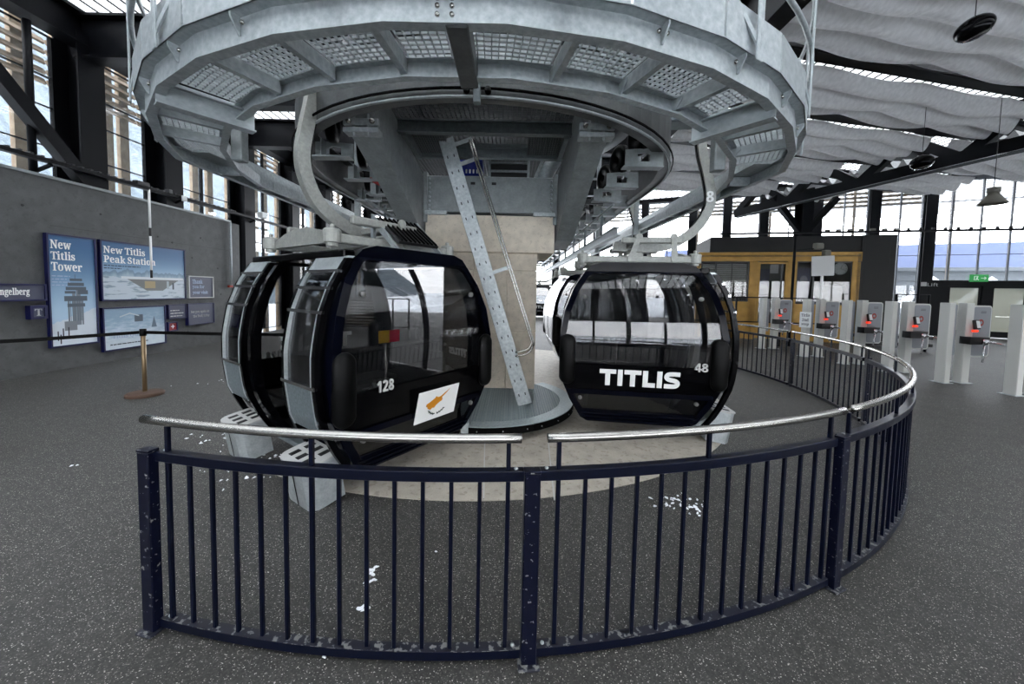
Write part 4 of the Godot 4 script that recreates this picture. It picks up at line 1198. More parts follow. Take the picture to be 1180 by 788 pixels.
func build_doors(o: Node3D, out := 0.0) -> void:
	for s in [-1, 1]:
		var d := Node3D.new()
		d.name = "door"
		o.add_child(d, true)
		d.position.x = out
		var za := 0.44; var zb := 1.0
		var st := ns()
		for z in [[za, za + 0.055], [zb - 0.055, zb]]:
			prism(st, shell_poly(1, 0.22, 2.04, 0.085, 0.03, 16), minf(z[0] * s, z[1] * s), maxf(z[0] * s, z[1] * s))
		part(d, "door_rails", st, M.black_gloss)
		st = ns()
		for z in [za + 0.057, zb - 0.063]:
			prism(st, shell_poly(1, 0.62, 2.05, 0.09, 0.06, 16), minf(z * s, (z + 0.010) * s), maxf(z * s, (z + 0.010) * s))
		part(d, "door_trim", st, M.aluminium)
		for y in [[1.02, 1.59], [1.61, 1.78], [1.80, 1.92]]:
			st = ns(); prism(st, shell_poly(1, y[0], y[1], 0.065, 0.055), minf((za + 0.05) * s, (zb - 0.05) * s), maxf((za + 0.05) * s, (zb - 0.05) * s)); part(d, "door_pane", st, M.smoke_glass)
		for y in [1.01, 1.60, 1.79, 1.93]:
			st = ns(); bar(st, Vector3(side_r(y) + 0.078, y, za * s), Vector3(side_r(y) + 0.078, y, zb * s), 0.03, 0.026); part(d, "rung", st, M.chrome)
		st = ns(); prism(st, shell_poly(1, 0.62, 1.0, 0.08, 0.05), minf((za + 0.03) * s, (zb - 0.03) * s), maxf((za + 0.03) * s, (zb - 0.03) * s)); part(d, "kick_panel", st, M.scuffed_metal, "scuffed bare metal kick panel")
		st = ns(); prism(st, shell_poly(1, 1.945, 2.06, 0.08, 0.02), minf((za + 0.03) * s, (zb - 0.03) * s), maxf((za + 0.03) * s, (zb - 0.03) * s)); part(d, "top_panel", st, M.aluminium)
		# ski box: rounded outline pushed upwards, slotted lid
		var zc: float = 0.70 * s
		var poly := PackedVector2Array()
		for k in 9:
			var a := -PI / 2 + PI * k / 8
			poly.append(Vector2(1.11 + 0.10 * cos(a), 0.12 + 0.10 * sin(a) - (0.0 if sin(a) > 0 else 0.24)))
		poly.append(Vector2(0.92, 0.22)); poly.append(Vector2(0.92, -0.22))
		st = ns()
		var lean := Basis(Vector3.BACK, -0.16)
		var xf := Transform3D(lean * Basis(Vector3(1, 0, 0), Vector3(0, 0, -1), Vector3(0, 1, 0)), Vector3(-0.12, 0.36, zc))
		prism(st, poly, -0.18, 0.20, xf); var bx := part(d, "ski_box", st, M.aluminium)
		st = ns(); prism(st, inset(poly, -0.010), 0.20, 0.214, xf); part(bx, "box_lid", st, M.gray_print)
		for zz in [-0.12, -0.0, 0.12]:
			for xx in [0.985, 1.11]:
				st = ns(); box(st, xf * Vector3(xx, zz, 0.2155), Vector3(0.085, 0.004, 0.055), lean); part(bx, "slot", st, M.dark_line)
		st = ns(); box(st, xf * Vector3(1.211, 0.02, 0.01), Vector3(0.004, 0.37, 0.008), lean); part(bx, "seam", st, M.dark_line)
		# lower guide arm
		st = ns(); bar(st, Vector3(0.66, 0.17, 0.70 * s), Vector3(0.80, 0.26, 0.70 * s), 0.3, 0.05); part(d, "guide_arm", st, M.galv)

func build_hanger(o: Node3D, path: Array, links: Array, digit := "") -> void:
	var st := ns()
	prism(st, ribbon(smooth_path(path, 6), 0.13, 0.115), -0.045, 0.045)
	var h := part(o, "hanger_arm", st, M.hanger_steel)
	st = ns()
	var p := smooth_path(path.slice(2), 6)
	var q := p.map(func(v): return v + Vector2(-0.075, 0.0))
	prism(st, ribbon(q, 0.02, 0.02), -0.015, 0.015); part(h, "arm_cable", st, M.rubber_black)
	for l in links:
		for z in [-0.68, 0.68]:
			st = ns(); prism(st, ribbon([l[0], l[1]], 0.075, 0.06), z - 0.008, z + 0.008)
			for c in l: prism(st, ellipse(c, 0.042, 0.042), z - 0.012, z + 0.012)
			part(h, "link_plate", st, M.hanger_steel)
	st = ns()
	for z in [-0.63, 0.63]: cbox(st, Vector3(0.16, path[1].y + 0.02, z), Vector3(0.74, 0.075, 0.07), 0.012)
	cbox(st, Vector3(0.0, path[1].y + 0.02, 0), Vector3(0.12, 0.07, 1.2), 0.012)
	part(h, "carriage", st, M.hanger_steel)
	var tp: Vector2 = path[-1]
	st = ns(); cbox(st, Vector3(tp.x - 0.2, tp.y + 0.05, 0), Vector3(0.5, 0.16, 0.3), 0.02); part(h, "grip", st, M.galv_dark)
	# saddle from hanger down to the roof frame
	st = ns(); cbox(st, Vector3(0, 2.29, 0), Vector3(0.16, 0.12, 1.16), 0.02); part(o, "roof_saddle", st, M.hanger_steel)
	st = ns(true); lathe(st, [Vector2(0, 2.33), Vector2(0.11, 2.33), Vector2(0.075, 2.36), Vector2(0.055, 2.43), Vector2(0, 2.44)], 16); part(o, "swivel", st, M.hanger_steel)
	if digit != "":
		words(h, "lettering", digit, 0, 0.15, M.white_print, Transform3D(Basis.IDENTITY, Vector3(1.05, 3.17, 0.05)), false, 700, 0.006)

func ellipse(c: Vector2, a: float, b: float, n := 14) -> PackedVector2Array:
	var p := PackedVector2Array()
	for k in n: p.append(c + Vector2(a * cos(TAU * k / n), b * sin(TAU * k / n)))
	return p

func build_cabins() -> void:
	var arm48 := [Vector2(-0.24, 2.48), Vector2(0.1, 2.46), Vector2(0.40, 2.47), Vector2(0.66, 2.55), Vector2(0.90, 2.74), Vector2(1.04, 2.98), Vector2(1.07, 3.18), Vector2(1.02, 3.45), Vector2(0.93, 3.80), Vector2(0.90, 4.2)]
	var arm128 := [Vector2(-0.42, 2.42), Vector2(-0.12, 2.40), Vector2(0.12, 2.42), Vector2(0.34, 2.51), Vector2(0.52, 2.66), Vector2(0.63, 2.88), Vector2(0.66, 3.10), Vector2(0.62, 3.36), Vector2(0.56, 3.66), Vector2(0.54, 4.0)]
	var links := [[Vector2(-0.10, 2.24), Vector2(0.0, 2.52)], [Vector2(0.44, 2.24), Vector2(0.42, 2.52)]]
	var a := thing("gondola_cabin", "navy gondola cabin numbered 128 with open doors and Cyprus flag plate", "cabin", Vector3(-1.70, 0, -4.19), deg_to_rad(-125.4), "gondola cabins")
	build_cabin_body(a, 0.0, false)
	build_hanger(a, arm128, [[Vector2(-0.05, 2.26), Vector2(0.0, 2.46)]])
	dress_cabin(a, "128")
	# flag plate on the visible end (z negative side)
	var fl := Node3D.new(); fl.name = "flag_plate"; a.add_child(fl)
	fl.set_meta("label", "white plate with orange island and green branches")
	fl.transform = Transform3D(Basis(Vector3.UP, PI) * Basis(Vector3.RIGHT, 0.24), Vector3(-0.105, 0.656, -1.115))
	var st := ns(); cbox(st, Vector3.ZERO, Vector3(0.54, 0.335, 0.008), 0.003); part(fl, "plate", st, M.white_print)
	var isl := PackedVector2Array()
	for q in [[0, 0.42], [0.06, 0.40], [0.10, 0.30], [0.22, 0.22], [0.30, 0.30], [0.38, 0.27], [0.46, 0.38], [0.60, 0.48], [0.70, 0.52], [0.72, 0.60], [0.68, 0.68], [0.86, 0.84], [1.0, 1.0], [0.82, 0.88], [0.62, 0.74], [0.50, 0.72], [0.40, 0.80], [0.36, 0.72], [0.20, 0.62], [0.10, 0.56], [0.02, 0.54]]:
		isl.append(Vector2(-0.155 + 0.29 * q[0], -0.10 + 0.235 * q[1]))
	st = ns(); prism(st, isl, 0.004, 0.0065); part(fl, "island", st, M.island_orange)
	st = ns()
	for k in 16:
		var an := lerpf(-2.55, -0.75, k / 15.0)
		if k == 7 or k == 8: continue
		box(st, Vector3(0.0 + 0.13 * cos(an), 0.005 + 0.115 * sin(an), 0.0055), Vector3(0.026, 0.010, 0.003), Basis(Vector3.BACK, an + (0.5 if k % 2 else 1.9)))
	part(fl, "olive_branches", st, M.leaf_green)
	# sticker inside the end window
	st = ns(); box(st, Vector3(0.46, 1.37, -1.03), Vector3(0.11, 0.11, 0.003)); part(a, "sticker", st, M.sticker_yellow, "yellow sticker inside the end window")
	st = ns(); box(st, Vector3(0.35, 1.37, -1.03), Vector3(0.11, 0.11, 0.003)); part(a, "sticker", st, M.sticker_pink, "pink sticker inside the end window")
	# ribbed panel on a bracket on the roof
	st = ns(); bar(st, Vector3(-0.06, 2.50, -0.52), Vector3(-0.06, 2.24, -0.88), 0.5, 0.03, Vector3(0, 1, -0.8)); var sp := part(a, "ribbed_panel", st, M.gate_dark)
	for k in 9:
		st = ns(); bar(st, Vector3(-0.28 + 0.055 * k, 2.52, -0.53), Vector3(-0.28 + 0.055 * k, 2.26, -0.89), 0.012, 0.02); part(sp, "rib", st, M.rubber_black)
	for x in [0.22, -0.34]:
		st = ns(); frame(st, PackedVector2Array([Vector2(-0.92, 2.17), Vector2(-0.48, 2.17), Vector2(-0.50, 2.54)]), PackedVector2Array([Vector2(-0.82, 2.20), Vector2(-0.53, 2.20), Vector2(-0.54, 2.43)]), -0.015, 0.015)
		var br := part(a, "panel_bracket", st, M.aluminium)
		br.transform = Transform3D(Basis(Vector3(0, 0, 1), Vector3(0, 1, 0), Vector3(-1, 0, 0)), Vector3(x, 0, 0))

	var b := thing("gondola_cabin", "navy gondola cabin numbered 48 facing the camera, TITLIS in white", "cabin", Vector3(1.70, 0, -5.39), deg_to_rad(-8.0), "gondola cabins")
	build_cabin_body(b, 0.06)
	build_hanger(b, arm48, links, "8")
	dress_cabin(b, "48")
	var c := thing("gondola_cabin", "third gondola cabin half hidden behind the cabin numbered 48", "cabin", Vector3(1.80, 0, -8.6), 0.0, "gondola cabins")
	build_cabin_body(c)
	build_hanger(c, arm48, links)
	var d := thing("gondola_cabin", "small distant gondola cabin seen right of the concrete pillar", "cabin", Vector3(1.84, 0, -25.0), 0.0, "gondola cabins")
	build_cabin_body(d)
	build_hanger(d, arm48, links)

func dress_cabin(o: Node3D, number: String) -> void:
	var big := number.length() > 2
	for e in [-1, 1]:
		words(o, "number", number, 0.165 if big else 0.15, 0.098, M.gray_print, Transform3D(Basis(Vector3.UP, 0.0 if e > 0 else PI), Vector3(0.50 if big else 0.665, 0.955, e * (0.966 + bulge(0.955)))), false, 700, 0.012)

# ---------------------------------------------------------------- railing
func fence_pt(a: float, y: float, dr := 0.0) -> Vector3:
	return Vector3(FENCE_C.x + (FENCE_R + dr) * sin(deg_to_rad(a)), y, FENCE_C.y + (FENCE_R + dr) * cos(deg_to_rad(a)))

func arc_pts(a0: float, a1: float, y: float, n := 14) -> Array:
	var p := []
	for k in n + 1: p.append(fence_pt(lerpf(a0, a1, float(k) / n), y))
	return p

func build_fence() -> void:
	var posts := [-13.05, 5.33, 24.0, 64.6, 85.5, 105.0]
	var rails := [[[-13.7, 4.85]], [[6.05, 24.6]], [[25.5, 47.3], [47.4, 64.9]], [[65.0, 85.3]], [[86.6, 105.0]]]
	var where := ["leftmost curved section of navy railing with free end post", "front curved section of navy railing right of the centre post", "long navy railing section round the right hand bend", "far navy railing section in front of the ticket gates", "farthest navy railing section beside cabin 48"]
	var ps := ns(); cbox(ps, Vector3(0, 0.475, 0), Vector3(0.075, 0.95, 0.05), 0.004)
	cbox(ps, Vector3(0, 0.957, 0), Vector3(0.079, 0.014, 0.054), 0.003)
	var post_mesh := done(ps)
	var fs := ns(); cbox(fs, Vector3(0, 0.008, 0), Vector3(0.105, 0.016, 0.10), 0.005)
	var foot_mesh := done(fs)
	var pk := ns(); cbox(pk, Vector3(0, 0.475, 0), Vector3(0.019, 0.85, 0.019), 0.003)
	var picket_mesh := done(pk)
	var sp := ns(); cbox(sp, Vector3(0, 0.565, 0), Vector3(0.021, 1.03, 0.021), 0.003)
	var long_mesh := done(sp)
	var bs := ns(true); lathe(bs, [Vector2(0, 0.008), Vector2(0.009, 0.006), Vector2(0.010, 0)], 8)
	var bolt := done(bs)
	for k in 5:
		var a0: float = posts[k]; var a1: float = posts[k + 1]
		var f := thing("railing_section", where[k], "railing", Vector3.ZERO, 0.0, "railing sections around the cabins")
		if k == 0: inst_post(f, post_mesh, foot_mesh, a0)
		inst_post(f, post_mesh, foot_mesh, a1)
		var g := 0.36
		var st := ns(); sweep(st, arc_pts(a0 + g, a1 - g, 0.90, 28), PackedVector2Array([Vector2(-0.025, 0.002), Vector2(-0.022, 0), Vector2(0.022, 0), Vector2(0.025, 0.003), Vector2(0.025, 0.047), Vector2(0.022, 0.05), Vector2(-0.022, 0.05), Vector2(-0.025, 0.047)]))
		part(f, "top_rail", st, M.fence_paint)
		st = ns(); sweep(st, arc_pts(a0 + g, a1 - g, 0.022, 28), PackedVector2Array([Vector2(-0.025, 0), Vector2(0.025, 0), Vector2(0.025, 0.04), Vector2(-0.025, 0.04)]))
		part(f, "bottom_rail", st, M.fence_paint)
		st = ns(); sweep(st, arc_pts(a0 + g, a1 - g, 0.0625, 28), PackedVector2Array([Vector2(-0.024, 0), Vector2(0.024, 0), Vector2(0.024, 0.003), Vector2(-0.024, 0.003)]))
		part(f, "rail_top_face", st, M.worn_rail, "chipped paint on top of the foot rail")
		var count := 30 if k == 2 else 14
		for j in count:
			var a := lerpf(a0 + 0.85, a1 - 1.05, float(j) / (count - 1)) if k == 0 else lerpf(a0 + 1.25, a1 - 0.7, float(j) / (count - 1))
			var tall := j in [0, 6, 13, 22, 29]
			inst(f, "picket", long_mesh if tall else picket_mesh, M.fence_paint, Transform3D(Basis(Vector3.UP, deg_to_rad(a)), fence_pt(a, 0.0)))
		for q in rails[k]:
			st = ns(true); tube(st, arc_pts(q[0], q[1], 1.10, 20), 0.0225, 16); part(f, "handrail", st, M.stainless, "brushed steel handrail")
		for a in [a0 + 0.7, a1 - 0.7]:
			for y in [0.951, 0.066]: inst(f, "bolt", bolt, M.galv, Transform3D(Basis.IDENTITY, fence_pt(a, y)))

func inst_post(f: Node3D, pm: Mesh, fm: Mesh, a: float) -> void:
	var xf := Transform3D(Basis(Vector3.UP, deg_to_rad(a)), fence_pt(a, 0.0, 0.03))
	var p := inst(f, "post", pm, M.post_paint, xf)
	inst(p, "foot_plate", fm, M.worn_rail, Transform3D.IDENTITY)

# ---------------------------------------------------------------- posters, belt, tray on the left
func poster_picture(kind: int) -> ImageTexture:
	var w := 256; var h := 256
	var im := Image.create(w, h, true, Image.FORMAT_RGB8)
	var n := FastNoiseLite.new(); n.seed = 90 + kind; n.frequency = 0.02; n.fractal_octaves = 5
	for y in h:
		for x in w:
			var v := float(y) / h
			var c := Color(0.20, 0.36, 0.52).lerp(Color(0.66, 0.76, 0.84), smoothstep(0.0, 0.75, v))
			if kind == 1:    # tower: snow slope at the foot
				if v > 0.80 - 0.14 * float(x) / w + 0.02 * n.get_noise_1d(x): c = Color(0.78, 0.81, 0.84)
			elif kind == 2:  # peak station: ridge, snow field
				var ridge := 0.50 - 0.10 * maxf(0.0, n.get_noise_1d(x * 1.3)) - 0.05 * n.get_noise_1d(x * 3.0)
				if v > ridge: c = Color(0.42, 0.52, 0.60).lerp(Color(0.62, 0.69, 0.74), smoothstep(ridge, ridge + 0.12, v))
				if v > 0.60 + 0.03 * n.get_noise_1d(x * 2.0): c = Color(0.72, 0.76, 0.79).lerp(Color(0.52, 0.58, 0.62), smoothstep(0.15, 0.4, n.get_noise_2d(x * 0.8, y * 3.0)))
			else:            # pale snow scene
				c = Color(0.52, 0.62, 0.70).lerp(Color(0.78, 0.82, 0.85), smoothstep(0.1, 0.9, v + 0.3 * n.get_noise_2d(x, y * 2.0)))
			im.set_pixel(x, y, c)
	if kind == 1:
		var dk := Color(0.30, 0.34, 0.38); var md := Color(0.44, 0.47, 0.50)
		for q in [[118, 130, 18, 78], [92, 146, 10, 64], [170, 146, 10, 64], [140, 120, 26, 90]]: im.fill_rect(Rect2i(q[0], q[1], q[2], q[3]), md)
		for q in [[84, 118, 116, 8], [96, 108, 92, 8], [74, 140, 130, 12], [90, 158, 100, 8], [108, 98, 70, 6], [150, 126, 60, 10], [78, 128, 60, 6]]: im.fill_rect(Rect2i(q[0], q[1], q[2], q[3]), dk)
		for k in 9: im.fill_rect(Rect2i(96 + k * 10, 150, 3, 50), dk)
		im.fill_rect(Rect2i(70, 200, 70, 22), Color(0.46, 0.48, 0.50)); im.fill_rect(Rect2i(136, 88, 3, 14), dk)
		for q in [[30, 222], [44, 230], [58, 216], [88, 214]]: im.fill_rect(Rect2i(q[0], q[1], 7, 22), Color(0.18, 0.16, 0.20))
	elif kind == 2:
		for y in range(150, 216):
			var f := float(y - 150) / 66.0
			var half := int(lerpf(96.0, 26.0, f)) if f > 0.18 else 100
			var col := Color(0.80, 0.82, 0.83) if f < 0.18 else Color(0.42, 0.43, 0.42)
			im.fill_rect(Rect2i(150 - half, y, half * 2, 1), col)
		im.fill_rect(Rect2i(118, 170, 34, 34), Color(0.62, 0.55, 0.40)); im.fill_rect(Rect2i(190, 168, 8, 40), Color(0.62, 0.66, 0.68)); im.fill_rect(Rect2i(210, 176, 6, 34), Color(0.25, 0.28, 0.32))
	else:
		im.fill_rect(Rect2i(120, 46, 36, 46), Color(0.30, 0.34, 0.38))
		for k in 40: im.fill_rect(Rect2i(60 + k * 2, 30 + absi(k - 20), 2, 8), Color(0.70, 0.74, 0.76))
		for k in 26: im.fill_rect(Rect2i(206 - k / 2, 60 + k * 3, k, 3), Color(0.36, 0.42, 0.48))
	im.generate_mipmaps()
	return ImageTexture.create_from_image(im)

# board on the left wall between z0 (left) and z1 (right), y0..y1
func wall_board(called: String, label: String, category: String, z0: float, z1: float, y0: float, y1: float, rim: float, deep: float, face: Material, edge: Material, uv := false) -> Node3D:
	# own axes: x to the right along the wall (towards -z), y up, z into the hall
	var o := thing(called, label, category, Vector3(-9.145, (y0 + y1) / 2, (z0 + z1) / 2), PI / 2)
	var w := z0 - z1; var h := y1 - y0
	var st := ns(); frame(st, rect(0, 0, w, h), rect(0, 0, w - rim * 2, h - rim * 2), 0.0, deep); part(o, "frame", st, edge)
	if uv:
		st = ns()
		var a := Vector3(-w / 2 + rim, -h / 2 + rim, deep - 0.02); var b := Vector3(w / 2 - rim, h / 2 - rim, deep - 0.02)
		var v := [[Vector3(a.x, a.y, a.z), Vector2(0, 1)], [Vector3(b.x, a.y, a.z), Vector2(1, 1)], [Vector3(b.x, b.y, a.z), Vector2(1, 0)], [Vector3(a.x, b.y, a.z), Vector2(0, 0)]]
		for i in [0, 2, 1, 0, 3, 2]:
			st.set_uv(v[i][1]); st.add_vertex(v[i][0])
		part(o, "print", st, face)
		st = ns(); box(st, Vector3(0, 0, (deep - 0.022) / 2), Vector3(w - rim * 2, h - rim * 2, deep - 0.024)); part(o, "backing", st, M.inner_gray)
	else:
		st = ns(); box(st, Vector3(0, 0, (deep - 0.02) / 2), Vector3(w - rim * 2, h - rim * 2, deep - 0.02)); part(o, "print", st, face)
	return o

func print_mat(called: String, kind: int) -> StandardMaterial3D:
	var m := mt(called, Color.WHITE, 0.35)
	m.albedo_texture = poster_picture(kind)
	return m

func T3(x: float, y: float, z: float) -> Transform3D:
	return Transform3D(Basis.IDENTITY, Vector3(x, y, z))

# a line of print too small to read: word-length marks
func print_row(p: Node3D, x: float, y: float, w: float, h: float, m: Material, seed: int, z := 0.056) -> void:
	var r := RandomNumberGenerator.new(); r.seed = seed + 100
	var st := ns()
	var at := 0.0
	while at < w:
		var n := minf(r.randf_range(0.03, 0.10), w - at)
		box(st, Vector3(x + at + n / 2, y, z), Vector3(n, h * 0.6, 0.003))
		at += n + 0.018
	part(p, "small_print", st, m).set_meta("kind", "stuff")

func build_left_things() -> void:
	var d := 0.085
	# tall tower poster
	var p := wall_board("poster", "tall blue framed poster with text New Titlis Tower", "poster", -7.17, -8.02, 0.47, 2.74, 0.03, 0.07, print_mat("print_tower", 1), M.frame_blue, true)
	for k in 3: words(p, "lettering", ["New", "Titlis", "Tower"][k], [0.34, 0.40, 0.52][k], 0.17, M.white_print, T3(-0.36, 0.93 - 0.22 * k, 0.056), true, 700, 0.006, true)
	for k in 4: print_row(p, -0.36, 0.30 - 0.06 * k, [0.30, 0.26, 0.30, 0.24][k], 0.03, M.pale_print, k)
	p = wall_board("poster", "wide blue framed poster with text New Titlis Peak Station", "poster", -8.10, -10.2, 1.38, 2.74, 0.03, 0.07, print_mat("print_peak", 2), M.frame_blue, true)
	words(p, "lettering", "New Titlis", 0.92, 0.17, M.white_print, T3(-0.98, 0.48, 0.056), true, 700, 0.006, true)
	words(p, "lettering", "Peak Station", 1.18, 0.17, M.white_print, T3(-0.98, 0.27, 0.056), true, 700, 0.006, true)
	for k in 2: print_row(p, -0.98, 0.12 - 0.06 * k, [0.8, 0.36][k], 0.03, M.ink, 7 + k)
	p = wall_board("poster", "pale snow scene poster below the Peak Station poster", "poster", -8.10, -9.58, 0.24, 1.23, 0.03, 0.07, print_mat("print_snow", 3), M.frame_blue, true)
	words(p, "lettering", "Titlis Queue", 0.82, 0.15, M.pale_print, T3(-0.55, -0.18, 0.056), true, 500, 0.004, true)
	print_row(p, -0.60, -0.36, 0.86, 0.035, M.ink, 11)
	# small signs
	p = wall_board("wall_sign", "small sign reading Thank you for your visit in a pale frame", "sign", -10.27, -11.12, 1.40, 2.03, 0.025, 0.09, M.panel_gray, M.gray_print)
	for k in 3: words(p, "lettering", ["Thank", "you for", "your visit"][k], [0.34, 0.40, 0.52][k], 0.12, M.pale_print, T3(-0.30, 0.16 - 0.16 * k, 0.072), true, 600, 0.004, true)
	p = wall_board("wall_sign", "grey blue framed sign below the Thank you sign", "sign", -10.22, -11.12, 0.64, 1.25, 0.02, 0.09, M.panel_gray, M.frame_blue)
	for k in 2: words(p, "lettering", ["See you again on", "The Peak, today"][k], [0.62, 0.56][k], 0.085, M.gray_print, T3(-0.34 + 0.06 * k, 0.06 - 0.13 * k, 0.072), true, 500, 0.004, true)
	p = wall_board("wall_sign", "small grey sign with three text lines right of snow poster", "sign", -9.64, -10.17, 0.86, 1.24, 0.02, 0.09, M.panel_gray, M.frame_blue)
	for k in 3: print_row(p, -0.20, 0.03 - 0.075 * k, [0.26, 0.38, 0.34][k], 0.035, M.gray_print, 15 + k, 0.072)
	p = wall_board("wall_sign", "tiny red sign with white arrow below the small grey sign", "sign", -9.62, -9.90, 0.53, 0.78, 0.03, 0.09, M.red_paint, M.frame_blue)
	words(p, "symbol", "+", 0.10, 0.10, M.white_print, T3(0, 0, 0.072), false, 900, 0.004)
	p = wall_board("wall_sign", "long grey sign reading Engelberg at the left picture edge", "sign", -5.65, -7.12, 1.42, 1.74, 0.03, 0.10, M.panel_gray, M.frame_blue)
	words(p, "lettering", "Engelberg", 0.46, 0.165, M.white_print, T3(0.03, 0.0, 0.083), true, 700, 0.005, true)
	p = wall_board("wall_sign", "small square blue sign with pale emblem below Engelberg sign", "sign", -6.86, -7.12, 1.07, 1.33, 0.045, 0.10, M.panel_gray, M.frame_blue)
	words(p, "emblem", "T", 0.11, 0.13, M.gray_print, T3(0, 0, 0.083), true, 900, 0.005)
	# cable tray along the wall top
	var t := thing("cable_tray", "black perforated cable tray running along the left windows", "tray")
	var st := ns()
	sweep(st, [Vector3(-8.95, 4.06, 5.0), Vector3(-8.95, 4.06, -22)], PackedVector2Array([Vector2(-0.07, 0), Vector2(0.07, 0), Vector2(0.07, 0.07), Vector2(0.062, 0.07), Vector2(0.062, 0.008), Vector2(-0.062, 0.008), Vector2(-0.062, 0.07), Vector2(-0.07, 0.07)])); part(t, "tray_channel", st, M.black_steel)
	var z := -5.6
	while z > -12.0:
		st = ns(); cbox(st, Vector3(-8.95, 4.15, z), Vector3(0.12, 0.03, 0.05), 0.004); part(t, "cable_clip", st, M.gate_dark)
		z -= 0.16
	for q in [[-8.9, 0.3], [-9.6, 0.1]]:
		st = ns(); cbox(st, Vector3(-8.93, 4.17, q[0]), Vector3(0.13, 0.1, q[1]), 0.008); part(t, "junction_box", st, M.gate_dark)
	st = ns(); cbox(st, Vector3(-8.84, 4.08, -9.95), Vector3(0.05, 0.14, 0.13), 0.006); part(t, "yellow_box", st, M.paper)
	for zz in [-7.2, -10.0, -12.8]:
		st = ns(); bar(st, Vector3(-8.95, 4.04, zz), Vector3(-9.3, 3.9, zz), 0.05, 0.05); part(t, "tray_bracket", st, M.black_steel)
	st = ns(); cbox(st, Vector3(-8.9, 4.28, -13.1), Vector3(0.2, 0.2, 0.25), 0.02)
	single("wall_speaker", st, M.paper, "small white speaker box on the column behind cabin 128", "speaker")
	# striped pole hanging down from the tray
	var sp := thing("striped_pole", "thin black and white striped pole hanging from the cable tray", "pole", Vector3(-8.90, 0, -9.05))
	for q in [[1.93, 2.12, 1], [2.12, 2.95, 0], [2.95, 3.15, 1], [3.15, 4.08, 0]]:
		st = ns(true); cyl(st, Vector3(0, q[0], 0), Vector3(0, q[1], 0), 0.024, 10); part(sp, "stripe", st, M.dark_line if q[2] else M.white_print)
	# pipe with red and white clamp at the wall end
	var wp := thing("wall_pipe", "thin pale downpipe with red valve at the end of left wall", "pipe", Vector3(-9.08, 0, -11.85))
	st = ns(true); cyl(st, Vector3(0, 1.75, 0), Vector3(0, 3.8, 0), 0.035, 10); part(wp, "pipe", st, M.galv)
	st = ns(); cbox(st, Vector3(0.02, 1.75, 0.05), Vector3(0.08, 0.07, 0.2), 0.01); part(wp, "valve", st, M.red_mark)
	# belt stanchion
	var b := thing("belt_stanchion", "brass coloured belt stanchion with brown disc base", "stanchion", Vector3(-5.88, 0, -5.81))
	st = ns(); lathe(st, [Vector2(0, 0.065), Vector2(0.05, 0.065), Vector2(0.22, 0.05), Vector2(0.235, 0.035), Vector2(0.235, 0)], 24); part(b, "base", st, M.rust_base)
	st = ns(true); cyl(st, Vector3(0, 0.06, 0), Vector3(0, 1.0, 0), 0.03, 16); part(b, "pole", st, M.brass)
	st = ns(true); cyl(st, Vector3(0, 0.96, 0), Vector3(0, 1.07, 0), 0.042, 16); part(b, "head", st, M.rubber_black)
	st = ns(); sweep(st, [Vector3(-5.84, 0.99, -5.81), Vector3(-4.5, 0.985, -5.84), Vector3(-3.3, 0.99, -5.9)], PackedVector2Array([Vector2(-0.002, 0), Vector2(0.002, 0), Vector2(0.002, 0.05), Vector2(-0.002, 0.05)]))
	single("barrier_belt", st, M.rubber_black, "black belt from the brass stanchion towards cabin 128", "belt")
	st = ns(); sweep(st, [Vector3(-5.92, 0.99, -5.81), Vector3(-6.5, 0.97, -5.0), Vector3(-7.15, 0.98, -4.1)], PackedVector2Array([Vector2(-0.002, 0), Vector2(0.002, 0), Vector2(0.002, 0.05), Vector2(-0.002, 0.05)]))
	single("barrier_belt", st, M.rubber_black, "black belt from the brass stanchion to the left picture edge", "belt")
	# low louvred fence and rail beyond the wall end
	var lv := thing("louvre_fence", "low pale louvred fence in front of the tall far left windows", "fence", Vector3(-8.6, 0, -16.0))
	for k in 9:
		st = ns(); box(st, Vector3(1.3, 0.2 + 0.13 * k, 0), Vector3(2.6, 0.10, 0.03), Basis(Vector3.RIGHT, 0.4)); part(lv, "louvre", st, M.facade_wood)
	for x in [0.0, 1.3, 2.6, 3.4, 4.1]:
		st = ns(); box(st, Vector3(x, 0.68, 0.03), Vector3(0.06, 1.36, 0.06)); part(lv, "post", st, M.black_steel)
	for y in [1.34, 0.1]:
		st = ns(); box(st, Vector3(2.05, y, 0.03), Vector3(4.1, 0.05, 0.05)); part(lv, "rail", st, M.black_steel)

# ---------------------------------------------------------------- gates, booth, lamps on the right
func rounded(w: float, h: float, r: float, n := 5) -> PackedVector2Array:
	var p := PackedVector2Array()
	for c in [[w / 2 - r, h / 2 - r, 0.0], [-w / 2 + r, h / 2 - r, PI / 2], [-w / 2 + r, -h / 2 + r, PI], [w / 2 - r, -h / 2 + r, PI * 1.5]]:
		for k in n + 1:
			var a: float = c[2] + PI / 2 * k / n
			p.append(Vector2(c[0] + r * cos(a), c[1] + r * sin(a)))
	return p

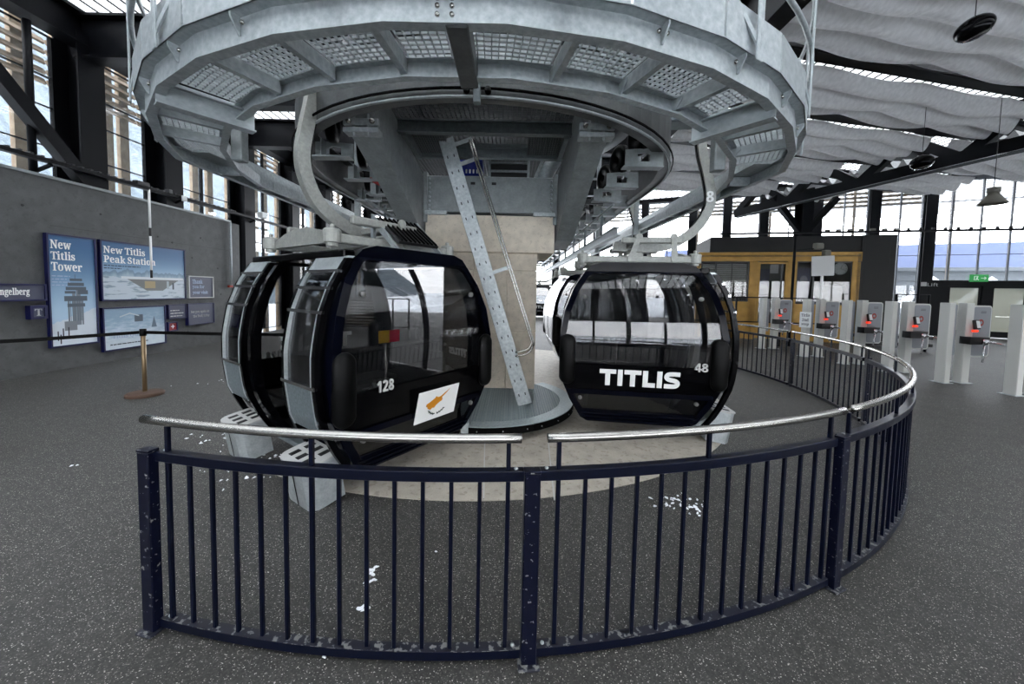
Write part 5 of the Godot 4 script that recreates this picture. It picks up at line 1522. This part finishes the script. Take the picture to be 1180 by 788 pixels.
func build_gate(at: Vector3, label: String, half := false) -> void:
	# x runs through the gate away from the cabins, z towards the next gate
	var g := thing("ticket_gate", label, "ticket gate", at, 0.06, "row of ticket gates")
	var st := ns(); cbox(st, Vector3(0.065, 0.87, -0.10), Vector3(0.13, 1.73, 0.19), 0.008); part(g, "pillar", st, M.gate_light)
	st = ns(); cbox(st, Vector3(0.06, 0.006, -0.10), Vector3(0.24, 0.012, 0.26), 0.003); part(g, "floor_plate", st, M.galv)
	st = ns(); cbox(st, Vector3(0.21, 1.15, -0.14), Vector3(0.14, 1.1, 0.12), 0.008); part(g, "link_panel", st, M.gate_panel)
	if half: return
	st = ns(); cbox(st, Vector3(0.50, 0.87, -0.10), Vector3(0.18, 1.74, 0.16), 0.008); part(g, "pillar", st, M.gate_light)
	st = ns(); cbox(st, Vector3(0.50, 0.006, -0.10), Vector3(0.28, 0.012, 0.26), 0.003); part(g, "floor_plate", st, M.galv)
	st = ns(); prism(st, rounded(0.46, 1.12, 0.07), -0.04, 0.04, T3(0.84, 1.13, -0.11)); var pn := part(g, "side_panel", st, M.gate_light)
	st = ns(); prism(st, rounded(0.40, 1.06, 0.05), 0.04, 0.046, T3(0.84, 1.13, -0.11)); part(pn, "panel_face", st, M.gate_panel)
	st = ns(); prism(st, ellipse(Vector2(0.82, 1.32), 0.065, 0.075), -0.066, -0.061); part(pn, "round_mark", st, M.red_mark)
	st = ns(); prism(st, ellipse(Vector2(0.82, 1.32), 0.028, 0.034), -0.061, -0.058); part(pn, "mark_centre", st, M.gate_panel)
	for k in 2:
		st = ns(); box(st, Vector3(0.86, 1.56 - 0.03 * k, -0.061), Vector3(0.12, 0.01, 0.003)); part(pn, "print_line", st, M.gate_dark)
	st = ns(); cbox(st, Vector3(0.60, 1.28, 0.02), Vector3(0.10, 0.2, 0.06), 0.008, Basis(Vector3.RIGHT, -0.2)); var rd := part(g, "reader", st, M.gate_dark)
	st = ns(); box(st, Vector3(0.60, 1.29, 0.053), Vector3(0.075, 0.15, 0.006), Basis(Vector3.RIGHT, -0.2)); part(rd, "reader_screen", st, M.paper)
	st = ns(); cbox(st, Vector3(0.58, 1.145, 0.02), Vector3(0.11, 0.045, 0.05), 0.01); part(g, "signal_light", st, M.orange_signal, "orange signal light")
	var l := OmniLight3D.new(); l.name = "signal_light_lamp"; l.light_color = Color(1, 0.35, 0.2); l.light_energy = 0.004; l.light_size = 0.05; l.shadow_enabled = true; l.omni_range = 40; l.omni_attenuation = 2.0
	add_child(l, true); l.position = g.transform * Vector3(0.56, 1.14, 0.12)
	st = ns(); prism(st, PackedVector2Array([Vector2(0.40, 0.86), Vector2(0.66, 0.86), Vector2(0.84, 0.98), Vector2(0.84, 1.02), Vector2(0.40, 1.02)]), -0.1, 0.09); part(g, "tray_housing", st, M.gate_dark)
	var hub := Vector3(0.66, 0.92, 0.09)
	st = ns(true); cyl(st, hub, hub + Vector3(0.06, 0, 0.04), 0.06, 14); var h := part(g, "turnstile_hub", st, M.chrome)
	for q in [Vector3(0.08, -0.04, 0.62), Vector3(-0.10, -0.42, 0.10), Vector3(0.30, -0.02, 0.02)]:
		st = ns(true); cyl(st, hub + Vector3(0.04, 0, 0.02), hub + q, 0.018, 8); part(h, "turnstile_arm", st, M.chrome)

func build_right_things() -> void:
	var spots := [[8.52, -12.4], [8.80, -10.9], [9.0, -9.8], [9.18, -8.82], [9.34, -7.8], [9.6, -6.86]]
	var say := ["farthest grey ticket gate, in front of the booth door", "grey ticket gate with paper notice on its pillar", "third grey ticket gate, left of the booth's dark side wall", "grey ticket gate in front of the dark opening", "grey ticket gate standing nearest the exit doors", "grey ticket gate cut off by the right picture edge"]
	for k in spots.size(): build_gate(Vector3(spots[k][0], 0, spots[k][1]), say[k])
	var pn := thing("paper_notice", "paper notice reading Titlis 2nd stop on a gate pillar", "notice", Vector3(8.72, 1.12, -10.86), -0.75)
	var st := ns(); box(st, Vector3(0, 0, 0), Vector3(0.27, 0.46, 0.012)); part(pn, "sheet", st, M.paper)
	for k in 3: words(pn, "lettering", ["Titlis", "2nd", "stop"][k], [0.2, 0.15, 0.17][k], 0.09, M.ink, T3(0, 0.14 - 0.14 * k, 0.008), true, 700, 0.003)
	# board on a pole
	var bp := thing("sign_board", "blank white board on a thin pole behind the ticket gates", "sign", Vector3(9.75, 0, -11.6), -0.5)
	st = ns(true); cyl(st, Vector3(0, 0, 0), Vector3(0, 2.5, 0), 0.035, 10); part(bp, "pole", st, M.white_print)
	st = ns(); cbox(st, Vector3(0.0, 2.78, 0.02), Vector3(0.56, 0.62, 0.05), 0.01, Basis(Vector3.BACK, 0.03)); part(bp, "board", st, M.gray_print)
	# dark mast left of it with arm
	var ms := thing("camera_mast", "dark mast with small cameras rising in front of the booth", "mast", Vector3(10.06, 0, -13.2))
	st = ns(true); cyl(st, Vector3.ZERO, Vector3(0, 3.95, 0), 0.045, 10); part(ms, "pole", st, M.black_steel)
	st = ns(); bar(st, Vector3(0, 3.45, 0), Vector3(0.95, 3.55, 0.1), 0.03, 0.03); part(ms, "arm", st, M.black_steel)
	for q in [[0.75, 3.6, 0.28], [1.05, 3.36, 0.22]]:
		st = ns(); cbox(st, Vector3(q[0], q[1], 0.1), Vector3(q[2], 0.22, 0.2), 0.03); part(ms, "camera_housing", st, M.lamp_shade)

	build_booth()
	# long tray with clips over the booth and in front of the far windows
	var t := thing("window_tray", "thin black tray with small clips crossing in front of the far windows", "tray", Vector3(7.9, 0, -15.5), -0.245)
	st = ns(); bar(st, Vector3(0.6, 4.28, 0.3), Vector3(13.5, 4.28, 0.3), 0.1, 0.07); part(t, "tray_channel", st, M.black_steel)
	for k in 24:
		st = ns(); cbox(st, Vector3(4.3 + 0.36 * k, 4.35, 0.3), Vector3(0.16 if k < 7 else 0.08, 0.09, 0.06), 0.006); part(t, "clip", st, M.lamp_shade if k < 7 else M.gate_dark)
	# hanging lamps
	var lm := thing("pendant_lamp", "grey bell shaped pendant lamp before the far windows", "lamp", Vector3(12.6, 4.34, -9.8))
	st = ns(true); lathe(st, [Vector2(0.10, 0.36), Vector2(0.11, 0.24), Vector2(0.13, 0.22), Vector2(0.27, 0.0), Vector2(0.25, 0.0), Vector2(0.12, 0.2), Vector2(0.09, 0.34)], 24); part(lm, "shade", st, M.lamp_shade)
	st = ns(true); cyl(st, Vector3(0, 0.3, 0), Vector3(0, 0.42, 0), 0.12, 16); part(lm, "cap", st, M.lamp_shade)
	st = ns(true); cyl(st, Vector3(0, 0.42, 0), Vector3(0, 3.49, 0), 0.008, 6); part(lm, "cable", st, M.gate_dark)
	for q in [[Vector3(6.22, 5.5, -5.2), 0.19, "black egg shaped loudspeaker hanging at top right", 0.45], [Vector3(11.01, 5.5, -10.13), 0.24, "black egg shaped loudspeaker hanging below the roof truss", 0.2]]:
		var sp := thing("hanging_speaker", q[2], "speaker", q[0], 0.0, "egg shaped hanging loudspeakers")
		st = ns(true)
		var prof := []
		for k in 17:
			var a := -PI / 2 + PI * k / 16
			prof.append(Vector2(q[1] * cos(a), q[1] * 0.78 * sin(a)))
		var tilt := Basis(Vector3.BACK, q[3])
		lathe(st, prof, 24, Transform3D(tilt, Vector3.ZERO)); part(sp, "housing", st, M.black_gloss)
		st = ns(true); lathe(st, [Vector2(q[1] * 0.60, -q[1] * 0.625), Vector2(q[1] * 0.66, -q[1] * 0.63), Vector2(q[1] * 0.74, -q[1] * 0.535)], 24, Transform3D(tilt, Vector3.ZERO)); part(sp, "rim", st, M.chrome)
		st = ns(true); cyl(st, Vector3(0, q[1] * 0.5, 0), Vector3(0, 2.34, 0), 0.006, 6); part(sp, "cable", st, M.gate_dark)
	# black rail behind the gates
	var rl := thing("queue_rail", "thin black rail in front of the yellow booth", "railing", Vector3(6.6, 0, -13.4), -0.12)
	for y in [1.0, 2.02]:
		st = ns(); bar(st, Vector3(0, y * 0.86, 0), Vector3(4.4, y * 0.86, 0), 0.04, 0.04); part(rl, "rail", st, M.black_steel)
	for x in [0.0, 1.5, 3.0, 4.4]:
		st = ns(); box(st, Vector3(x, 0.87, 0), Vector3(0.05, 1.74, 0.05)); part(rl, "post", st, M.black_steel)
	var hp := thing("hoop_barrier", "black tubular barrier frame beside the booth's dark side wall", "barrier", Vector3(13.3, 0, -12.7), -0.25)
	st = ns(true); tube(st, [Vector3(0, 0, 0), Vector3(0, 1.95, 0), Vector3(0.9, 1.95, 0), Vector3(0.9, 0, 0)], 0.04, 8); part(hp, "hoop", st, M.black_steel)
	for y in [0.25, 0.5]:
		st = ns(); box(st, Vector3(-0.3, y, 0.2), Vector3(2.4, 0.1, 0.2)); part(hp, "plank", st, M.brown_wall)

func build_booth() -> void:
	var b := thing("ticket_booth", "yellow wooden booth with windows and blinds behind the ticket gates", "booth", Vector3(7.9, 0, -15.5), -0.245)
	var yel = M.booth_wood
	var z := 0.0
	var put := func(called: String, x0: float, x1: float, y0: float, y1: float, th: float, m: Material):
		var st := ns(); cbox(st, Vector3((x0 + x1) / 2, (y0 + y1) / 2, -th / 2), Vector3(x1 - x0, y1 - y0, th), 0.01)
		return part(b, called, st, m)
	put.call("top_rail", -0.1, 5.65, 3.2, 3.57, 0.16, yel)
	put.call("base_panel", -0.1, 2.05, 0.0, 1.55, 0.12, yel)
	put.call("base_panel", 3.4, 5.55, 0.0, 1.5, 0.12, yel)
	put.call("frame_post", 1.84, 2.12, 0.0, 3.2, 0.16, yel)
	put.call("frame_post", 3.2, 3.52, 0.0, 3.2, 0.16, yel)
	put.call("frame_post", 5.36, 5.62, 0.0, 3.2, 0.16, yel)
	put.call("frame_post", -0.12, 0.02, 0.0, 3.2, 0.16, yel)
	# window with blind
	var st := ns(); frame(st, rect(0.93, 2.38, 1.82, 1.66), rect(0.93, 2.38, 1.70, 1.54), -0.10, -0.03); var w1 := part(b, "window", st, M.gate_dark)
	st = ns(); box(st, Vector3(0.93, 2.38, -0.06), Vector3(1.70, 1.54, 0.012)); part(w1, "pane", st, M.booth_glass)
	for x in [0.6, 1.2]:
		st = ns(); box(st, Vector3(x, 2.38, -0.05), Vector3(0.06 if x < 1 else 0.02, 1.54, 0.03)); part(w1, "mullion", st, M.gate_dark)
	for k in 14:
		st = ns(); box(st, Vector3(0.93, 3.08 - 0.085 * k, -0.13), Vector3(1.66, 0.055, 0.05), Basis(Vector3.RIGHT, 0.5)); part(w1, "blind_slat", st, M.blind)
	# door
	st = ns(); frame(st, rect(2.66, 1.62, 1.08, 3.1), rect(2.68, 1.90, 0.90, 2.4), -0.10, -0.02); var d := part(b, "door", st, yel)
	st = ns(); box(st, Vector3(2.68, 1.90, -0.06), Vector3(0.90, 2.4, 0.012)); part(d, "pane", st, M.booth_glass)
	for q in [[2.42, 2.55, 0.34, 0.7], [2.75, 2.9, 0.3, 0.36], [2.35, 2.2, 0.3, 0.14]]:
		st = ns(); box(st, Vector3(q[0], q[1], -0.08), Vector3(q[2], q[3], 0.006)); part(d, "notice", st, M.gray_print if q[2] == 0.3 else M.panel_gray)
	st = ns(); box(st, Vector3(3.0, 1.9, -0.05), Vector3(0.05, 2.4, 0.03)); part(d, "door_stile", st, M.gate_dark)
	st = ns(); bar(st, Vector3(3.06, 1.05, 0.03), Vector3(3.06, 1.35, 0.03), 0.03, 0.03); part(d, "handle", st, M.chrome)
	for y in [2.55, 2.9]:
		st = ns(); box(st, Vector3(3.38, y, 0.004), Vector3(0.04, 0.2, 0.01)); part(b, "notice_strip", st, M.paper)
	# second window with poster and clock
	st = ns(); frame(st, rect(4.44, 2.38, 1.90, 1.66), rect(4.44, 2.38, 1.78, 1.54), -0.10, -0.03); var w2 := part(b, "window", st, M.gate_dark)
	st = ns(); box(st, Vector3(4.44, 2.38, -0.06), Vector3(1.78, 1.54, 0.012)); part(w2, "pane", st, M.booth_glass)
	st = ns(); box(st, Vector3(3.80, 2.30, -0.09), Vector3(0.42, 1.3, 0.006)); part(w2, "poster", st, M.panel_gray)
	st = ns(); prism(st, ellipse(Vector2(3.80, 2.45), 0.13, 0.2), -0.086, -0.083); part(w2, "poster_print", st, M.gate_panel)
	st = ns(); box(st, Vector3(4.1, 2.38, -0.05), Vector3(0.06, 1.54, 0.03)); part(w2, "mullion", st, M.gate_dark)
	st = ns(); box(st, Vector3(4.8, 1.95, -0.4), Vector3(1.0, 0.62, 0.05)); part(w2, "screen_back", st, M.gray_print)
	# interior shell
	st = ns()
	box(st, Vector3(2.75, 1.75, -2.2), Vector3(5.7, 3.5, 0.1)); box(st, Vector3(2.75, 0.02, -1.1), Vector3(5.7, 0.04, 2.2)); box(st, Vector3(-0.05, 1.75, -1.1), Vector3(0.1, 3.5, 2.2)); box(st, Vector3(5.56, 1.75, -1.1), Vector3(0.1, 3.5, 2.2)); box(st, Vector3(2.75, 3.42, -1.1), Vector3(5.7, 0.06, 2.2))
	part(b, "inner_walls", st, M.interior_wall)
	# dark block above and beside
	var k := thing("dark_annex", "dark brown block rising above and beside the yellow booth", "annex", Vector3(7.9, 0, -15.5), -0.245)
	st = ns(); cbox(st, Vector3(3.45, 3.88, -1.3), Vector3(6.2, 0.66, 2.4), 0.01); part(k, "upper_block", st, M.brown_wall)
	st = ns(); cbox(st, Vector3(6.18, 2.1, -1.2), Vector3(1.1, 4.22, 2.3), 0.01); part(k, "side_block", st, M.brown_wall)
	for x in [5.75, 6.55]:
		st = ns(); box(st, Vector3(x, 2.1, -0.045), Vector3(0.02, 4.1, 0.006)); part(k, "panel_joint", st, M.dark_line)
	# wall clock inside
	var c := thing("wall_clock", "round pale wall clock seen through the booth window", "clock", b.transform * Vector3(5.05, 2.93, -0.2), -0.245)
	st = ns(true); lathe(st, [Vector2(0, 0.03), Vector2(0.24, 0.03), Vector2(0.27, 0.02), Vector2(0.27, 0)], 28, Transform3D(Basis(Vector3.RIGHT, PI / 2), Vector3.ZERO)); part(c, "case", st, M.gate_dark)
	st = ns(); prism(st, ellipse(Vector2.ZERO, 0.235, 0.235, 28), 0.03, 0.034); part(c, "dial", st, M.blind)
	for q in [[0.2, 2.0], [0.14, 0.4]]:
		st = ns(); bar(st, Vector3(0, 0, 0.038), Vector3(q[0] * sin(q[1]), q[0] * cos(q[1]), 0.038), 0.006, 0.018, Vector3.BACK); part(c, "hand", st, M.dark_line)
	for j in 12:
		st = ns(); box(st, Vector3(0.2 * sin(TAU * j / 12), 0.2 * cos(TAU * j / 12), 0.036), Vector3(0.015, 0.03, 0.004), Basis(Vector3.BACK, -TAU * j / 12)); part(c, "hour_mark", st, M.dark_line)

# ---------------------------------------------------------------- outside and small things
func build_outside() -> void:
	var st := ns()
	box(st, Vector3(0, -0.45, -40), Vector3(260, 0.2, 300))
	var o := single("snow_ground", st, M.snow_field, "white snow field outside the station windows", "snow")
	# conifer hillside left of the hall, dusted with snow
	st = ns(true)
	var n := FastNoiseLite.new(); n.seed = 8; n.frequency = 0.03; n.fractal_octaves = 5
	var g := []
	for i in 41:
		var row := []
		for j in 31:
			var z := lerpf(70, -130, i / 40.0); var u := j / 30.0
			var x := -30.0 - 70.0 * u
			row.append(Vector3(x, -0.5 + 62.0 * u + 5.0 * n.get_noise_2d(x, z) * minf(1.0, u * 5.0), z))
		g.append(row)
	for i in 40:
		for j in 30: quad(st, g[i][j], g[i + 1][j], g[i + 1][j + 1], g[i][j + 1])
	var tex := ramp_texture(512, Color(0.07, 0.11, 0.13), Color(0.46, 0.50, 0.54), 0.045, FastNoiseLite.TYPE_SIMPLEX_SMOOTH, 71, 0.16, 0.5)
	textured("hill_mat", tex, 0.03, 0.95)
	single("wooded_hillside", st, M.hill_mat, "conifer hillside dusted with snow seen through the left windows", "hillside")
	# blue roofed building outside the far wall
	var b := thing("blue_building", "long building with blue roof outside the far windows", "building", Vector3(30.0, 0, -31.0), WALL_T)
	st = ns(); prism(st, PackedVector2Array([Vector2(-2.5, 4.0), Vector2(2.5, 4.0), Vector2(0, 6.2)]), -16, 16, Transform3D(Basis(Vector3.UP, PI / 2), Vector3.ZERO)); part(b, "roof", st, M.blue_building)
	st = ns(); box(st, Vector3(0, 1.9, 0), Vector3(31.5, 4.2, 4.6)); part(b, "wall", st, M.pale_building)
	for k in 10:
		st = ns(); bar(st, Vector3(-14 + 3.0 * k, 1.2, 2.4), Vector3(-12 + 3.0 * k, 3.4, 2.4), 0.1, 0.4); part(b, "stair_flight", st, M.snow_field)
	st = ns(); box(st, Vector3(0, 4.05, 2.6), Vector3(32, 0.25, 0.3)); part(b, "gutter", st, M.pale_building)

func build_small_things() -> void:
	# trodden snow on the rubber floor
	var r := RandomNumberGenerator.new(); r.seed = 31
	var spots := [[-0.88, -2.24, 0.05, 8, "small snow crumbs behind the left railing, near its centre"], [-0.84, -2.16, 0.05, 6, "snow smear behind the left railing, middle of three"], [-0.77, -1.96, 0.05, 6, "snow smear nearest the left railing's foot rail"], [1.48, -3.06, 0.2, 46, "patch of white snow crumbs in front of cabin 48"], [-2.45, -3.6, 0.5, 70, "trodden snow beside the ski box of cabin 128"], [-3.2, -4.3, 0.7, 70, "trodden snow left of cabin 128"], [-4.23, -3.51, 0.08, 2, "lone snow flake left of the railing end"], [-0.47, -2.42, 0.03, 1, "single snow crumb right of the smears"], [-0.89, -1.70, 0.03, 1, "single snow crumb outside the left railing"], [-5.6, -6.6, 0.7, 8, "scattered snow bits near the belt stanchion"]]
	for s in spots:
		var st := ns(true)
		for k in s[3]:
			var q := Vector3(s[0] + r.randfn(0, s[2] * 0.5), 0.0, s[1] + r.randfn(0, s[2] * 0.35))
			var a := r.randf_range(0.007, 0.024); var b := a * r.randf_range(0.4, 0.8)
			var n := 9
			var ring := []
			var ph := r.randf() * TAU
			for j in n: ring.append(q + Vector3(cos(TAU * j / n) * a * r.randf_range(0.6, 1.2), 0.001, sin(TAU * j / n) * b * r.randf_range(0.6, 1.2)).rotated(Vector3.UP, ph))
			var top := q + Vector3(0, r.randf_range(0.008, 0.016), 0)
			for j in n: tri_out(st, ring[j], ring[(j + 1) % n], top, q - Vector3(0, 0.1, 0))
		var o := single("snow_patch", st, M.snow, s[4], "snow", "trodden snow on the floor")
		if s[3] > 1: o.set_meta("kind", "stuff")
